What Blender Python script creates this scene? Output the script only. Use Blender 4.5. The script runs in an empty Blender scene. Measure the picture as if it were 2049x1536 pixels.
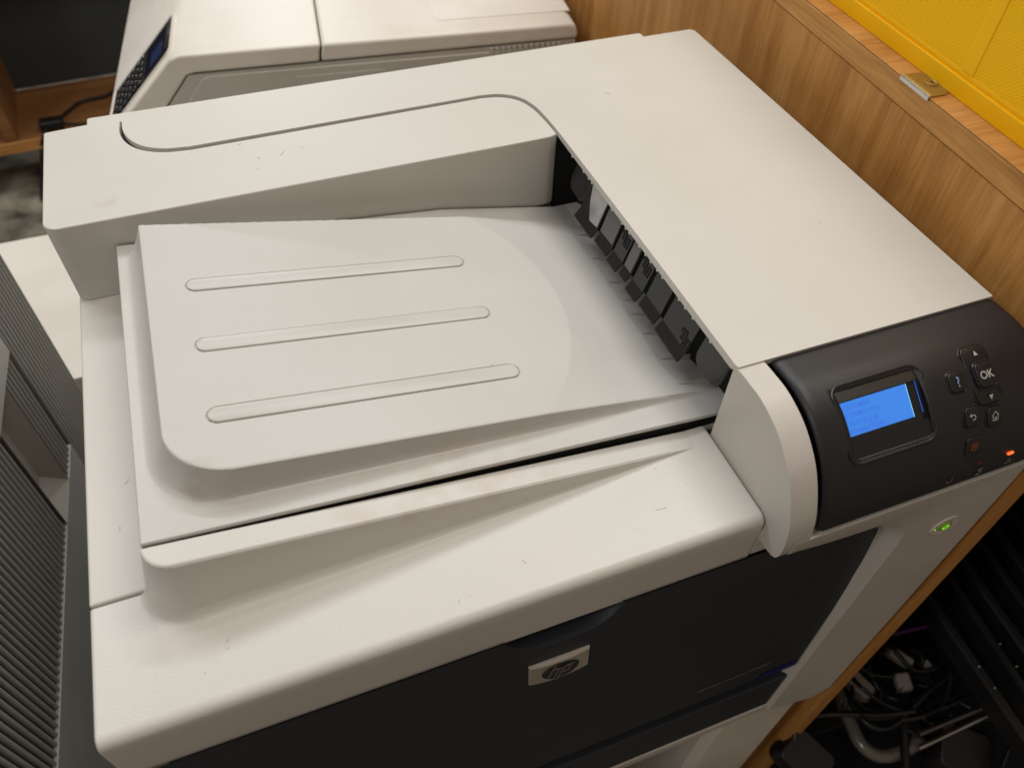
import bpy, bmesh, math, random
import numpy as np
from mathutils import Vector, Matrix
from math import radians, sin, cos, pi
random.seed(7)
S = bpy.context.scene
COL = S.collection

# ------------------------------------------------------------------ camera
cam_d = bpy.data.cameras.new("camera"); cam = bpy.data.objects.new("camera", cam_d); COL.objects.link(cam); S.camera = cam
CR = ((0.93517948, 0.25035738, -0.25052052), (-0.3532337, 0.71081419, -0.60825088), (0.02579344, 0.65731603, 0.75317351))
M = Matrix(CR).to_4x4(); M.translation = Vector((0.12401095, -0.15977375, 0.30797765)); cam.matrix_world = M
cam_d.sensor_width = 36.0; cam_d.lens = 1581.384 / 2049 * 36; cam_d.clip_start = 0.01; cam_d.clip_end = 60
cam_d.dof.use_dof = True; cam_d.dof.focus_distance = 0.50; cam_d.dof.aperture_fstop = 9.0
# ------------------------------------------------------------------ world + lamps of the room
W = bpy.data.worlds.new("World"); S.world = W; W.use_nodes = True
bg = W.node_tree.nodes["Background"]; bg.inputs[0].default_value = (1.0, 0.78, 0.62, 1); bg.inputs[1].default_value = 0.235
S.view_settings.view_transform = 'Standard'; S.view_settings.look = 'None'; S.view_settings.exposure = 0.05; S.view_settings.gamma = 1.0
def area(name, loc, target, sx, sy, power, col=(.925, .96, .985)):
    d = bpy.data.lights.new(name, 'AREA'); d.shape = 'RECTANGLE'; d.size = sx; d.size_y = sy; d.energy = power; d.color = col
    o = bpy.data.objects.new(name, d); COL.objects.link(o); o.location = loc
    o.rotation_euler = (Vector(target) - Vector(loc)).to_track_quat('-Z', 'Y').to_euler(); return o
area('ceiling_lamp', (0.25, 0.90, 1.80), (0.25, 0.2, 0), 1.2, 0.12, 2.5)
area('ceiling_lamp', (-0.60, 1.60, 1.90), (0.2, 0.2, 0), 1.2, 0.10, 14)
area('ceiling_lamp', (0.85, 1.55, 1.90), (0.3, 0.2, 0), 1.2, 0.10, 12.5)
area('ceiling_lamp', (0.5, 5.2, 1.80), (0.25, 0.2, 0), 1.2, 0.30, 24)
area('ceiling_lamp', (-1.8, -0.5, 1.85), (0.25, 0.2, 0), 0.3, 1.0, 13)
area('ceiling_lamp', (0.90, 0.35, 1.80), (0.3, 0.2, 0), 0.3, 1.2, 14, (1, .93, .84))

# ------------------------------------------------------------------ materials
def nt(m): m.use_nodes = True; return m.node_tree, m.node_tree.nodes, m.node_tree.links
def plastic(name, col, rough=.5, grain=.25, speck=.0, gscale=900, metal=0, mottled=.03, spec=.5, coat=0):
    m = bpy.data.materials.new(name); t, N, L = nt(m); b = N['Principled BSDF']
    tc = N.new('ShaderNodeTexCoord'); n1 = N.new('ShaderNodeTexNoise'); n1.inputs['Scale'].default_value = gscale; n1.inputs['Detail'].default_value = 2
    n2 = N.new('ShaderNodeTexNoise'); n2.inputs['Scale'].default_value = 14; n2.inputs['Detail'].default_value = 5
    L.new(tc.outputs['Object'], n1.inputs['Vector']); L.new(tc.outputs['Object'], n2.inputs['Vector'])
    bp = N.new('ShaderNodeBump'); bp.inputs['Strength'].default_value = grain; bp.inputs['Distance'].default_value = .0006
    L.new(n1.outputs['Fac'], bp.inputs['Height']); L.new(bp.outputs['Normal'], b.inputs['Normal'])
    r = N.new('ShaderNodeValToRGB'); e = r.color_ramp.elements
    e[0].position = .35; e[1].position = .68
    e[0].color = tuple(c * (1 - mottled * 1.6) for c in col[:2]) + (col[2] * (1 - mottled * (2.6 if mottled < .1 else 1.6)), 1); e[1].color = tuple(min(1, c * (1 + mottled)) for c in col) + (1,)
    L.new(n2.outputs['Fac'], r.inputs[0]); out = r.outputs[0]
    if speck > 0:
        v = N.new('ShaderNodeTexVoronoi'); v.inputs['Scale'].default_value = 210; L.new(tc.outputs['Object'], v.inputs['Vector'])
        c = N.new('ShaderNodeMath'); c.operation = 'LESS_THAN'; c.inputs[1].default_value = .13; L.new(v.outputs['Distance'], c.inputs[0])
        wn = N.new('ShaderNodeMath'); wn.operation = 'GREATER_THAN'; wn.inputs[1].default_value = .62
        sp = N.new('ShaderNodeSeparateColor'); L.new(v.outputs['Color'], sp.inputs[0]); L.new(sp.outputs[0], wn.inputs[0])
        mu = N.new('ShaderNodeMath'); mu.operation = 'MULTIPLY'; L.new(c.outputs[0], mu.inputs[0]); L.new(wn.outputs[0], mu.inputs[1])
        m2 = N.new('ShaderNodeMath'); m2.operation = 'MULTIPLY'; m2.inputs[1].default_value = speck; L.new(mu.outputs[0], m2.inputs[0])
        mx = N.new('ShaderNodeMixRGB'); mx.inputs[2].default_value = (.16, .14, .11, 1); L.new(m2.outputs[0], mx.inputs[0]); L.new(out, mx.inputs[1]); out = mx.outputs[0]
    L.new(out, b.inputs['Base Color'])
    rr = N.new('ShaderNodeMapRange'); rr.inputs[3].default_value = rough - .06; rr.inputs[4].default_value = rough + .08
    L.new(n2.outputs['Fac'], rr.inputs[0]); L.new(rr.outputs[0], b.inputs['Roughness'])
    b.inputs['Metallic'].default_value = metal; b.inputs['Specular IOR Level'].default_value = spec; b.inputs['Coat Weight'].default_value = coat
    return m
def wood(name, cols, axis, scale=1.0, rough=.45, contrast=1.0):
    m = bpy.data.materials.new(name); t, N, L = nt(m); b = N['Principled BSDF']
    tc = N.new('ShaderNodeTexCoord'); mp = N.new('ShaderNodeMapping'); L.new(tc.outputs['Object'], mp.inputs[0])
    sc = [1, 1, 1]; sc['xyz'.index(axis)] = .07; mp.inputs['Scale'].default_value = sc
    n1 = N.new('ShaderNodeTexNoise'); n1.inputs['Scale'].default_value = 26 * scale; n1.inputs['Detail'].default_value = 6; n1.inputs['Distortion'].default_value = .9
    n2 = N.new('ShaderNodeTexNoise'); n2.inputs['Scale'].default_value = 300 * scale; n2.inputs['Detail'].default_value = 5
    L.new(mp.outputs[0], n1.inputs['Vector']); L.new(mp.outputs[0], n2.inputs['Vector'])
    r = N.new('ShaderNodeValToRGB'); e = r.color_ramp.elements; e[0].position = .30; e[1].position = .70
    e[0].color = cols[0] + (1,); e[1].color = cols[2] + (1,); x = e.new(.5); x.color = cols[1] + (1,)
    L.new(n1.outputs['Fac'], r.inputs[0])
    r2 = N.new('ShaderNodeMapRange'); r2.inputs[1].default_value = .3; r2.inputs[2].default_value = .7; r2.inputs[3].default_value = 1 - .2 * contrast; r2.inputs[4].default_value = 1.1
    L.new(n2.outputs['Fac'], r2.inputs[0])
    mx = N.new('ShaderNodeMixRGB'); mx.blend_type = 'MULTIPLY'; mx.inputs[0].default_value = 1
    L.new(r.outputs[0], mx.inputs[1]); L.new(r2.outputs[0], mx.inputs[2]); L.new(mx.outputs[0], b.inputs['Base Color'])
    bp = N.new('ShaderNodeBump'); bp.inputs['Strength'].default_value = .25; bp.inputs['Distance'].default_value = .0006
    L.new(n2.outputs['Fac'], bp.inputs['Height']); L.new(bp.outputs['Normal'], b.inputs['Normal']); b.inputs['Roughness'].default_value = rough; b.inputs['Specular IOR Level'].default_value = .3
    return m
def glow(name, col, strength, base=(.02, .02, .02)):
    m = bpy.data.materials.new(name); t, N, L = nt(m); b = N['Principled BSDF']
    b.inputs['Base Color'].default_value = base + (1,); b.inputs['Emission Color'].default_value = col + (1,); b.inputs['Emission Strength'].default_value = strength
    n = N.new('ShaderNodeTexNoise'); n.inputs['Scale'].default_value = 60; mr = N.new('ShaderNodeMapRange'); mr.inputs[3].default_value = .2; mr.inputs[4].default_value = .35
    L.new(n.outputs['Fac'], mr.inputs[0]); L.new(mr.outputs[0], b.inputs['Roughness'])
    return m
WHITE = plastic('warm_white_plastic', (.61, .595, .55), .42, .12, speck=.10, mottled=.012)
TRAYW = plastic('tray_white_plastic', (.565, .56, .53), .40, .12, speck=.12, mottled=.015)
COVW = plastic('front_cover_white_plastic', (.645, .63, .59), .36, .22, speck=.10, gscale=850, mottled=.012)
PLAINW = plastic('smooth_white_plastic', (.59, .565, .52), .38, .08)
BACKW = plastic('back_printer_white', (.77, .735, .675), .4, .1)
BACKG = plastic('back_printer_grey', (.54, .52, .475), .5, .1)
PADW = plastic('pad_white_plastic', (.565, .56, .532), .36, .05)
BLK = plastic('matt_black_plastic', (.014, .0145, .017), .42, .05)
DOORB = plastic('charcoal_door_plastic', (.0150, .0190, .0270), .5, .3, gscale=1200)
FLAP = plastic('glossy_black_flap', (.015, .0155, .0175), .2, .10, spec=.5)
VOID = plastic('black_void', (.004, .004, .004), .8, .1)
BTN = plastic('button_black_plastic', (.012, .012, .012), .35, .15)
RIM = plastic('button_rim_black', (.03, .03, .031), .3, .05)
SYM = plastic('printed_light_grey', (.45, .45, .44), .5, .05)
DIMSYM = plastic('printed_dim_grey', (.27, .27, .26), .5, .05)
BLUESYM = plastic('printed_pale_blue', (.22, .30, .55), .5, .05)
REDSYM = plastic('printed_dull_red', (.38, .07, .035), .5, .05)
GREYV = plastic('louvre_grey_plastic', (.42, .43, .425), .5, .15)
GREYB2 = plastic('louvre_backing_grey', (.06, .06, .06), .5, .15)  # darker than the ribs, painting the shade in the grooves between them
GREYS = plastic('smooth_grey_plastic', (.48, .50, .50), .45, .15)
GREYL = plastic('recess_light_grey', (.42, .40, .365), .45, .1)
CHROME = plastic('brushed_badge_metal', (.50, .46, .40), .30, .05, metal=.45)
BRASS = plastic('aged_brass', (.42, .30, .10), .35, .1, metal=.7)
STEEL = plastic('bent_steel', (.62, .61, .60), .25, .05, metal=1)
YEL = plastic('yellow_crate_plastic', (1.0, .56, .003), .5, .10, spec=.25)
CABLE = plastic('black_cable_rubber', (.008, .008, .008), .38, .05)
TUBEM = plastic('milky_clear_tube', (.13, .115, .095), .25, .05, coat=.4)
FLOORM = plastic('grey_concrete_floor', (.23, .215, .165), .7, .4, gscale=60, mottled=.5)
DARKG = plastic('dark_slate_panel', (.050, .062, .066), .6, .05)
SILV = plastic('silver_film', (.80, .80, .84), .25, .9, gscale=150, metal=.1, mottled=.45)
PURP = plastic('purple_cable', (.10, .02, .16), .4, .05)
BLUE_REFL = plastic('blue_reflection_paint', (.006, .010, .16), .3, .05)
LINT = plastic('brown_lint', (.14, .11, .08), .8, .05)
LCD = glow('lcd_backlight', (.040, .235, .86), .92)
t_, N_, L_ = nt(LCD); g_ = N_.new('ShaderNodeNewGeometry'); s_ = N_.new('ShaderNodeSeparateXYZ'); L_.new(g_.outputs['Position'], s_.inputs[0])
m_ = N_.new('ShaderNodeMapRange'); m_.inputs[1].default_value = -.040; m_.inputs[2].default_value = -.005; L_.new(s_.outputs[2], m_.inputs[0])
w_ = N_.new('ShaderNodeTexNoise'); w_.inputs['Scale'].default_value = 45; L_.new(g_.outputs['Position'], w_.inputs['Vector'])
a_ = N_.new('ShaderNodeMath'); a_.operation = 'MULTIPLY_ADD'; a_.inputs[1].default_value = .5; L_.new(w_.outputs['Fac'], a_.inputs[0]); L_.new(m_.outputs[0], a_.inputs[2])
r_ = N_.new('ShaderNodeValToRGB'); r_.color_ramp.elements[0].position = .35; r_.color_ramp.elements[1].position = 1.0
r_.color_ramp.elements[0].color = (.045, .145, .72, 1); r_.color_ramp.elements[1].color = (.040, .24, .82, 1); L_.new(a_.outputs[0], r_.inputs[0]); L_.new(r_.outputs[0], N_['Principled BSDF'].inputs['Emission Color'])
LCDT = glow('lcd_pixel_text', (.038, .165, .70), .95)
LCDE = glow('lcd_bright_edge', (.20, .60, 1.0), 1.3)
ORG = glow('orange_led', (1.0, .10, .015), 2.2)
GRN = glow('green_led', (.22, .75, .01), 1.0)
BOARD = wood('oak_board', ((.43, .190, .044), (.55, .268, .072), (.64, .34, .108)), 'z', 1.4, .5)
RAILW = wood('oak_rail', ((.44, .205, .050), (.56, .285, .080), (.64, .36, .115)), 'y', 1.8, .5)
TOPW = wood('orange_oak_top', ((.46, .20, .05), (.60, .29, .085), (.68, .36, .12)), 'x', 1.6)
SHELFW = wood('brown_shelf_wood', ((.20, .09, .03), (.27, .125, .045), (.33, .16, .06)), 'x', .8)

def stain(m, x0, x1, y0, y1, amt, col):
    """brown grime with a shape of its own, at a place on the plastic"""
    t, N, L = nt(m); b = N['Principled BSDF']; src = b.inputs['Base Color'].links[0].from_socket
    g = N.new('ShaderNodeNewGeometry'); s = N.new('ShaderNodeSeparateXYZ'); L.new(g.outputs['Position'], s.inputs[0])
    def win(o, a, c):
        d = N.new('ShaderNodeMath'); d.operation = 'SUBTRACT'; d.inputs[1].default_value = (a + c) / 2; L.new(o, d.inputs[0])
        k = N.new('ShaderNodeMath'); k.operation = 'DIVIDE'; k.inputs[1].default_value = (c - a) / 2; L.new(d.outputs[0], k.inputs[0])
        q = N.new('ShaderNodeMath'); q.operation = 'POWER'; q.inputs[1].default_value = 2; L.new(k.outputs[0], q.inputs[0]); return q.outputs[0]
    a = N.new('ShaderNodeMath'); L.new(win(s.outputs[0], x0, x1), a.inputs[0]); L.new(win(s.outputs[1], y0, y1), a.inputs[1])
    n = N.new('ShaderNodeTexNoise'); n.inputs['Scale'].default_value = 55; n.inputs['Detail'].default_value = 6; L.new(g.outputs['Position'], n.inputs['Vector'])
    mr = N.new('ShaderNodeMapRange'); mr.inputs[1].default_value = 1.0; mr.inputs[2].default_value = 0.0; mr.inputs[3].default_value = 0; mr.inputs[4].default_value = 1; L.new(a.outputs[0], mr.inputs[0])
    mu = N.new('ShaderNodeMath'); mu.operation = 'MULTIPLY'; L.new(mr.outputs[0], mu.inputs[0])
    r = N.new('ShaderNodeMapRange'); r.inputs[1].default_value = .42; r.inputs[2].default_value = .72; L.new(n.outputs['Fac'], r.inputs[0]); L.new(r.outputs[0], mu.inputs[1])
    m2 = N.new('ShaderNodeMath'); m2.operation = 'MULTIPLY'; m2.inputs[1].default_value = amt; L.new(mu.outputs[0], m2.inputs[0])
    mx = N.new('ShaderNodeMixRGB'); mx.inputs[2].default_value = col + (1,); L.new(m2.outputs[0], mx.inputs[0]); L.new(src, mx.inputs[1]); L.new(mx.outputs[0], b.inputs['Base Color'])
stain(TRAYW, .12, .27, .060, .092, .55, (.46, .36, .25))
stain(COVW, .10, .26, .052, .072, .55, (.46, .36, .25))
stain(TRAYW, .052, .085, .082, .100, .5, (.34, .28, .22))
stain(WHITE, .028, .048, .312, .328, .45, (.40, .28, .24))

# ------------------------------------------------------------------ mesh helpers
def link(name, me, mat, parent=None, smooth=True, ang=35):
    for s in (mat if isinstance(mat, (list, tuple)) else [mat]): me.materials.append(s)
    o = bpy.data.objects.new(name, me); COL.objects.link(o)
    if parent is not None: o.parent = parent
    if smooth:
        me.polygons.foreach_set('use_smooth', [True] * len(me.polygons))
        me.set_sharp_from_angle(angle=radians(ang))
    return o
def pm(name, V, F, mat, parent=None, smooth=True, ang=35, fix=True):
    me = bpy.data.meshes.new(name); me.from_pydata([tuple(map(float, v)) for v in V], [], F); me.update()
    if fix:
        bm = bmesh.new(); bm.from_mesh(me); bmesh.ops.recalc_face_normals(bm, faces=bm.faces); bm.to_mesh(me); bm.free()
    return link(name, me, mat, parent, smooth, ang)
def bevel(o, w, seg=3, ang=40):
    md = o.modifiers.new('bevel', 'BEVEL'); md.width = w; md.segments = seg; md.limit_method = 'ANGLE'; md.angle_limit = radians(ang); md.harden_normals = False
    return o
def loft(name, loops, mat, parent=None, cap=True, closed=True, ang=35, smooth=True):
    n = len(loops[0]); V = [p for l in loops for p in l]; F = []
    for i in range(len(loops) - 1):
        for j in range(n if closed else n - 1):
            a = i * n + j; b = i * n + (j + 1) % n; F.append((a, b, b + n, a + n))
    if cap: F.append(tuple(range(n))); F.append(tuple(range((len(loops) - 1) * n, len(loops) * n)))
    return pm(name, V, F, mat, parent, smooth, ang)
def prism(name, poly, a0, a1, mat, parent=None, axis='z', bev=0, seg=3, ang=35):
    f = {'z': lambda p, a: (p[0], p[1], a), 'y': lambda p, a: (p[0], a, p[1]), 'x': lambda p, a: (a, p[0], p[1])}[axis]
    o = loft(name, [[f(p, a0) for p in poly], [f(p, a1) for p in poly]], mat, parent, ang=ang)
    if bev: bevel(o, bev, seg)
    return o
def box(name, x0, x1, y0, y1, z0, z1, mat, parent=None, bev=.0008, seg=2):
    return prism(name, [(x0, y0), (x1, y0), (x1, y1), (x0, y1)], z0, z1, mat, parent, 'z', bev, seg)
def arc(cx, cy, r, a0, a1, n=8): return [(cx + r * cos(radians(a0 + (a1 - a0) * i / n)), cy + r * sin(radians(a0 + (a1 - a0) * i / n))) for i in range(n + 1)]
def rrect(x0, x1, y0, y1, r, n=6):
    return arc(x1 - r, y0 + r, r, -90, 0, n) + arc(x1 - r, y1 - r, r, 0, 90, n) + arc(x0 + r, y1 - r, r, 90, 180, n) + arc(x0 + r, y0 + r, r, 180, 270, n)
def crom(P, n=6):
    P = [np.array(p, float) for p in P]; Q = [2 * P[0] - P[1]] + P + [2 * P[-1] - P[-2]]; out = []
    for i in range(1, len(Q) - 2):
        for k in range(n):
            t = k / n; a, b, c, d = Q[i - 1], Q[i], Q[i + 1], Q[i + 2]
            out.append(tuple(.5 * (2 * b + (c - a) * t + (2 * a - 5 * b + 4 * c - d) * t * t + (3 * b - a - 3 * c + d) * t ** 3)))
    out.append(tuple(P[-1])); return out
def tube(name, pts, r, mat, parent=None, n=8, res=6, r2=None):
    P = [np.array(p) for p in crom(pts, res)]; loops = []; up = np.array([.13, .21, .97])
    for i, p in enumerate(P):
        t = P[min(i + 1, len(P) - 1)] - P[max(i - 1, 0)]; t = t / (np.linalg.norm(t) + 1e-9)
        a = np.cross(t, up); a /= np.linalg.norm(a) + 1e-9; b = np.cross(t, a); rr = r if r2 is None else r + (r2 - r) * i / (len(P) - 1)
        loops.append([tuple(p + rr * (cos(2 * pi * k / n) * a + sin(2 * pi * k / n) * b)) for k in range(n)])
    return loft(name, loops, mat, parent, ang=60)
def gridmesh(name, X, Y, Z, mat, parent=None, ang=70, mask=None):
    h, w = X.shape; me = bpy.data.meshes.new(name)
    idx = np.arange(h * w).reshape(h, w); q = np.stack([idx[:-1, :-1], idx[:-1, 1:], idx[1:, 1:], idx[1:, :-1]], -1).reshape(-1, 4)
    if mask is not None: q = q[mask[:-1, :-1].reshape(-1)]
    me.vertices.add(h * w); me.vertices.foreach_set('co', np.stack([X, Y, Z], -1).astype(np.float32).ravel())
    me.loops.add(q.size); me.loops.foreach_set('vertex_index', q.astype(np.int32).ravel())
    me.polygons.add(len(q)); me.polygons.foreach_set('loop_start', np.arange(0, q.size, 4, dtype=np.int32))
    me.update(calc_edges=True); me.validate()
    return link(name, me, mat, parent, True, ang)
def thing(name, label, cat, loc=(0, 0, 0), rotz=0, group=None):
    o = bpy.data.objects.new(name, None); COL.objects.link(o); o.location = loc; o.rotation_euler = (0, 0, rotz); o.empty_display_size = .05
    o['label'] = label; o['category'] = cat
    if group: o['group'] = group
    return o
def tag(o, label, cat, group=None):
    o['label'] = label; o['category'] = cat
    if group: o['group'] = group
    return o
def struct(o): o['kind'] = 'structure'; return o
def text_mesh(body, size, shear=0.0, ext=0.0, bold=0.0):
    c = bpy.data.curves.new('lettering', 'FONT'); c.body = body; c.size = size; c.shear = shear; c.extrude = ext; c.offset = bold; c.resolution_u = 3
    o = bpy.data.objects.new('lettering', c); COL.objects.link(o); bpy.context.view_layer.update()
    me = bpy.data.meshes.new_from_object(o.evaluated_get(bpy.context.evaluated_depsgraph_get())); bpy.data.objects.remove(o); return me

# ================================================================== THE MAIN PRINTER
PR = thing('laser_printer', 'large beige and charcoal laser printer with lit blue display, filling the middle of the photo', 'printer', (0, 0, 0))

# --- body shell, shelf left of the tray
box('body_shell', .0, .5155, .0700, .4165, -.415, -.0665, PLAINW, PR, .002)
box('body_side_shelf', .0, .0345, .0708, .4150, -.0664, -.0600, WHITE, PR, .0012, 3)
box('right_body_block', .3765, .5145, .0645, .4150, -.0664, -.0046, PLAINW, PR, .001)

# --- top panel: L-shaped plate with the swept cut-out
curve_in = crom([(.0519, .4166), (.0521, .3999), (.0566, .3857), (.0651, .3750), (.0776, .3683), (.0939, .3655)], 5) + \
    [(.2950, .3680)] + crom([(.3059, .3683), (.3210, .3655), (.3337, .3562), (.3399, .3412), (.3422, .3214), (.3430, .3014)], 5) + \
    [(.3435, .2330), (.3438, .1614), (.3438, .0620), (.3444, .0597)]
panel = curve_in + [(.5168, .0592), (.5170, .0594), (.5170, .4130), (.5140, .4168)]
prism('top_panel', panel, -.0042, 0, WHITE, PR, 'z', .0008, 3)
rc = [(.0275, .4195), (.4735, .4172), (.4740, .4293), (.4715, .4310), (.0290, .4318), (.0275, .4305)]
prism('rear_cover', rc, -.16, -.0035, WHITE, PR, 'z', .0012, 2)
# --- arm at the back left: polygon with curved gap towards the panel
g = .0014
gap = [(.0503, .4160), (.0496, .3995), (.0540, .3846), (.0630, .3733), (.0765, .3663), (.0935, .3636)]
arm = crom(gap, 5) + [(.2950, .3664)] + crom([(.3055, .3667), (.3200, .3638), (.3320, .3549), (.3382, .3405), (.3408, .3210), (.3416, .3045)], 5)
arm += crom([(.3424, .3034), (.3385, .3015), (.3312, .3004), (.3000, .2999)], 4) + [(.2390, .3000), (.1565, .3000), (.0956, .3000), (.0540, .3000)]
arm += arc(.0095, .3095, .0095, 270, 180, 8) + [(.0, .3300), (.0, .4150), (.0010, .4165)] + crom([(.0272, .4185), (.0400, .4192), (.0470, .4215)], 3)
V = []
armo = prism('side_arm_cover', arm, -.0600, -.0012, WHITE, PR, 'z', .0014, 4)
box('rear_body_block', .010, .3765, .3200, .4140, -.0664, -.0620, PLAINW, PR)

# --- output tray as a shaped sheet (flange, raised table, fillets)
def Fz(x): return -.0205 - .1055 * (x - .036)
def table_z(x, y):
    base = -.0020 - .16 * (x - .055)
    r = np.hypot((x - .168) / 1.0, (y - .188) / 1.02) - .1265
    ex = np.clip(r, 0, None) * (x > .2)
    base = base - .16 * ex * np.clip((y - .075) / .05, .25, 1)
    return base
def sdf_box(x, y, x0, x1, y0, y1, r):
    cx = np.clip(x, x0 + r, x1 - r); cy = np.clip(y, y0 + r, y1 - r); return np.hypot(x - cx, y - cy) - r
xs = np.linspace(.0360, .3760, 561); ys = np.linspace(.0703, .2985, 401); X, Y = np.meshgrid(xs, ys)
yb = .2895 - (X - .055) * .070
cx = np.maximum(X, .0545 + .030); cy = np.maximum(Y, .0885 + .030)
dfl = np.hypot(X - cx, Y - cy) - .030                       # distance outside left/front of the table
inside = np.minimum(X - .0545, Y - .0885)
dfl = np.where((X >= .0845) & (Y >= .1185), -inside, dfl)
nx = np.clip((cx - X) / (np.hypot(X - cx, Y - cy) + 1e-9), 0, 1)
wid = .0038 + .0105 * nx ** 1.5
t = np.clip(dfl / wid, 0, 1)
Sfl = (1 - t) ** 2.0 * (1 - .15 * t)
db = Y - yb; tb = np.clip(db / .0022, 0, 1); Sb = 1 - tb * tb * (3 - 2 * tb)
Tz = table_z(X, Y); F0 = Fz(X)
Fb = np.maximum(np.minimum(F0, -.0228 - .207 * (X - .153)), -.0640)
bk = np.clip((Y - yb + .0020) / .0015, 0, 1); F0 = F0 * (1 - bk) + Fb * bk
F0 = np.where((Tz < F0 + .0006) & (bk < .5), np.minimum(F0, Tz + .0022), F0)
hh = np.maximum(Tz - F0, 0); Z = F0 + (Tz - F0) * Sfl * Sb
Z = Z - .0006 * np.exp(-np.abs(dfl) / .0006) * (hh > .003)
Z = np.maximum(Z, -.0655)
for yc_ in (.2269, .17585, .1241):
    dp = np.hypot(X - np.clip(X, .0815, .2395), Y - yc_) - .0050
    Z = Z - .0009 * (dp < .0006)
rb = .0008
for d in (X - .0360, Y - .0703): Z = Z - (rb - np.sqrt(np.clip(rb * rb - np.clip(rb - d, 0, rb) ** 2, 0, None)))
# thin turned-down lips on the left and front edges
def lipped(A, B, Zc):
    A = np.vstack([A[:1], A[:1], A]); B = np.vstack([B[:1] + .0001, B[:1], B]); Zc = np.vstack([Zc[:1] - .0016, Zc[:1] - .0008, Zc]); return A, B, Zc
X2, Y2, Z2 = lipped(X, Y, Z)
X2 = np.hstack([X2[:, :1], X2]); Y2 = np.hstack([Y2[:, :1], Y2]); Z2 = np.hstack([np.full_like(Z2[:, :1], -.0595), Z2])
TR = gridmesh('output_tray', X2, Y2, Z2, TRAYW, PR, ang=32)
# raised wear pads on the tray (rounded strips following the surface)
def tz(x, y): return float(table_z(np.array(x), np.array(y)))
for i, (yl, yr) in enumerate([(.2268, .2270), (.1755, .1762), (.1237, .1245)]):
    x0, x1, w = .0765, .2445, .0050; ring = []
    yc = (yl + yr) / 2
    out = arc(x1 - w, yc, w, -90, 90, 10) + [(x1 - w - (x1 - x0 - 2 * w) * k / 20, yc + w) for k in range(1, 20)] + arc(x0 + w, yc, w, 90, 270, 10) + [(x0 + w + (x1 - x0 - 2 * w) * k / 20, yc - w) for k in range(1, 20)]
    def ringz(s, dz): return [((x0 + x1) / 2 + (px - (x0 + x1) / 2) * (1 - s / ((x1 - x0) / 2)), yc + (py - yc) * (1 - s / w), tz(px, yc) + dz) for px, py in out]
    loft('tray_pad', [ringz(0, -.0012), ringz(0, .0003), ringz(.0002, .0005), ringz(.0005, .0006)], PADW, TR, ang=50)
for yy in (.2555, .2255, .1985, .1790, .1650, .1465, .1230, .0970):
    z0 = tz(.338, yy); z1 = tz(.372, yy)
    loft('tray_rib', [[(.333, yy - .0002, z0 - .0004), (.333, yy + .0002, z0 - .0004), (.333, yy, z0 + .0001)],
                      [(.350, yy - .0008, tz(.35, yy) - .001), (.350, yy + .0008, tz(.35, yy) - .001), (.350, yy, tz(.35, yy) + .0022)],
                      [(.374, yy - .0008, z1 - .001), (.374, yy + .0008, z1 - .001), (.374, yy, z1 + .005)]], TRAYW, TR, ang=50)
# dark void seen in the gap in front of the tray
box('tray_gap_liner', .0375, .3430, .0712, .0745, -.0660, -.0235 - .0385, VOID, PR)
pm('gap_liner', [(.0385, .0716, -.064), (.3700, .0716, -.064), (.3700, .0716, Fz(.370) - .0014), (.0385, .0716, Fz(.0385) - .0014),
                 (.0385, .0740, -.064), (.3700, .0740, -.064), (.3700, .0740, Fz(.370) - .0014), (.0385, .0740, Fz(.0385) - .0014)],
   [(0, 1, 2, 3), (4, 7, 6, 5), (0, 3, 7, 4), (1, 5, 6, 2), (3, 2, 6, 7), (0, 4, 5, 1)], VOID, PR, False)

# --- front cover with the wedge-shaped rail
def rail_z(x): return -.0210 - .130 * (x - .030)
zf = -.0600
yy_front = [(.0, -.1005), (.0, -.0900), (.0, -.0800), (.0, -.0700)] + [(0.0058 - .0058 * cos(radians(a)), -.0658 + .0058 * sin(radians(a))) for a in range(10, 91, 10)]
xs = np.concatenate([np.linspace(0, .003, 9), np.linspace(.0036, .0310, 40), np.linspace(.0314, .065, 110), np.linspace(.0656, .300, 330), np.linspace(.3006, .3434, 70)])
ysb = np.concatenate([np.linspace(.0064, .030, 46), np.linspace(.0303, .0694, 150)])
X, Y = np.meshgrid(xs, ysb)
R0 = .0130
cxx = np.maximum(X, .0355 + R0); cyy = np.maximum(Y, .0562 + R0)
d = np.hypot(X - cxx, Y - cyy) - R0
ins = -np.minimum(X - .0355, Y - .0562); d = np.where((X >= .0355 + R0) & (Y >= .0562 + R0), ins, d)
H = np.maximum(rail_z(X) - zf, 0); hw = H * .19 + .0002
# wall with slight draft then a wide concave foot
foot = .0045 * np.clip(H / .03, .15, 1)
t1 = np.clip(d / hw, 0, 1); wall = 1 - t1 * .86
t2 = np.clip((d - hw) / foot, 0, 1); ft = .14 * (1 - t2) ** 2.2
prof = np.where(d <= 0, 1, np.where(d < hw, wall, ft))
Z = zf + H * prof
rr = .0014; q = np.clip(d + rr, 0, rr); Z = Z - (rr - np.sqrt(np.clip(rr * rr - q * q, 0, None))) * (H > .002) * (d <= 0) * .8
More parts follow.
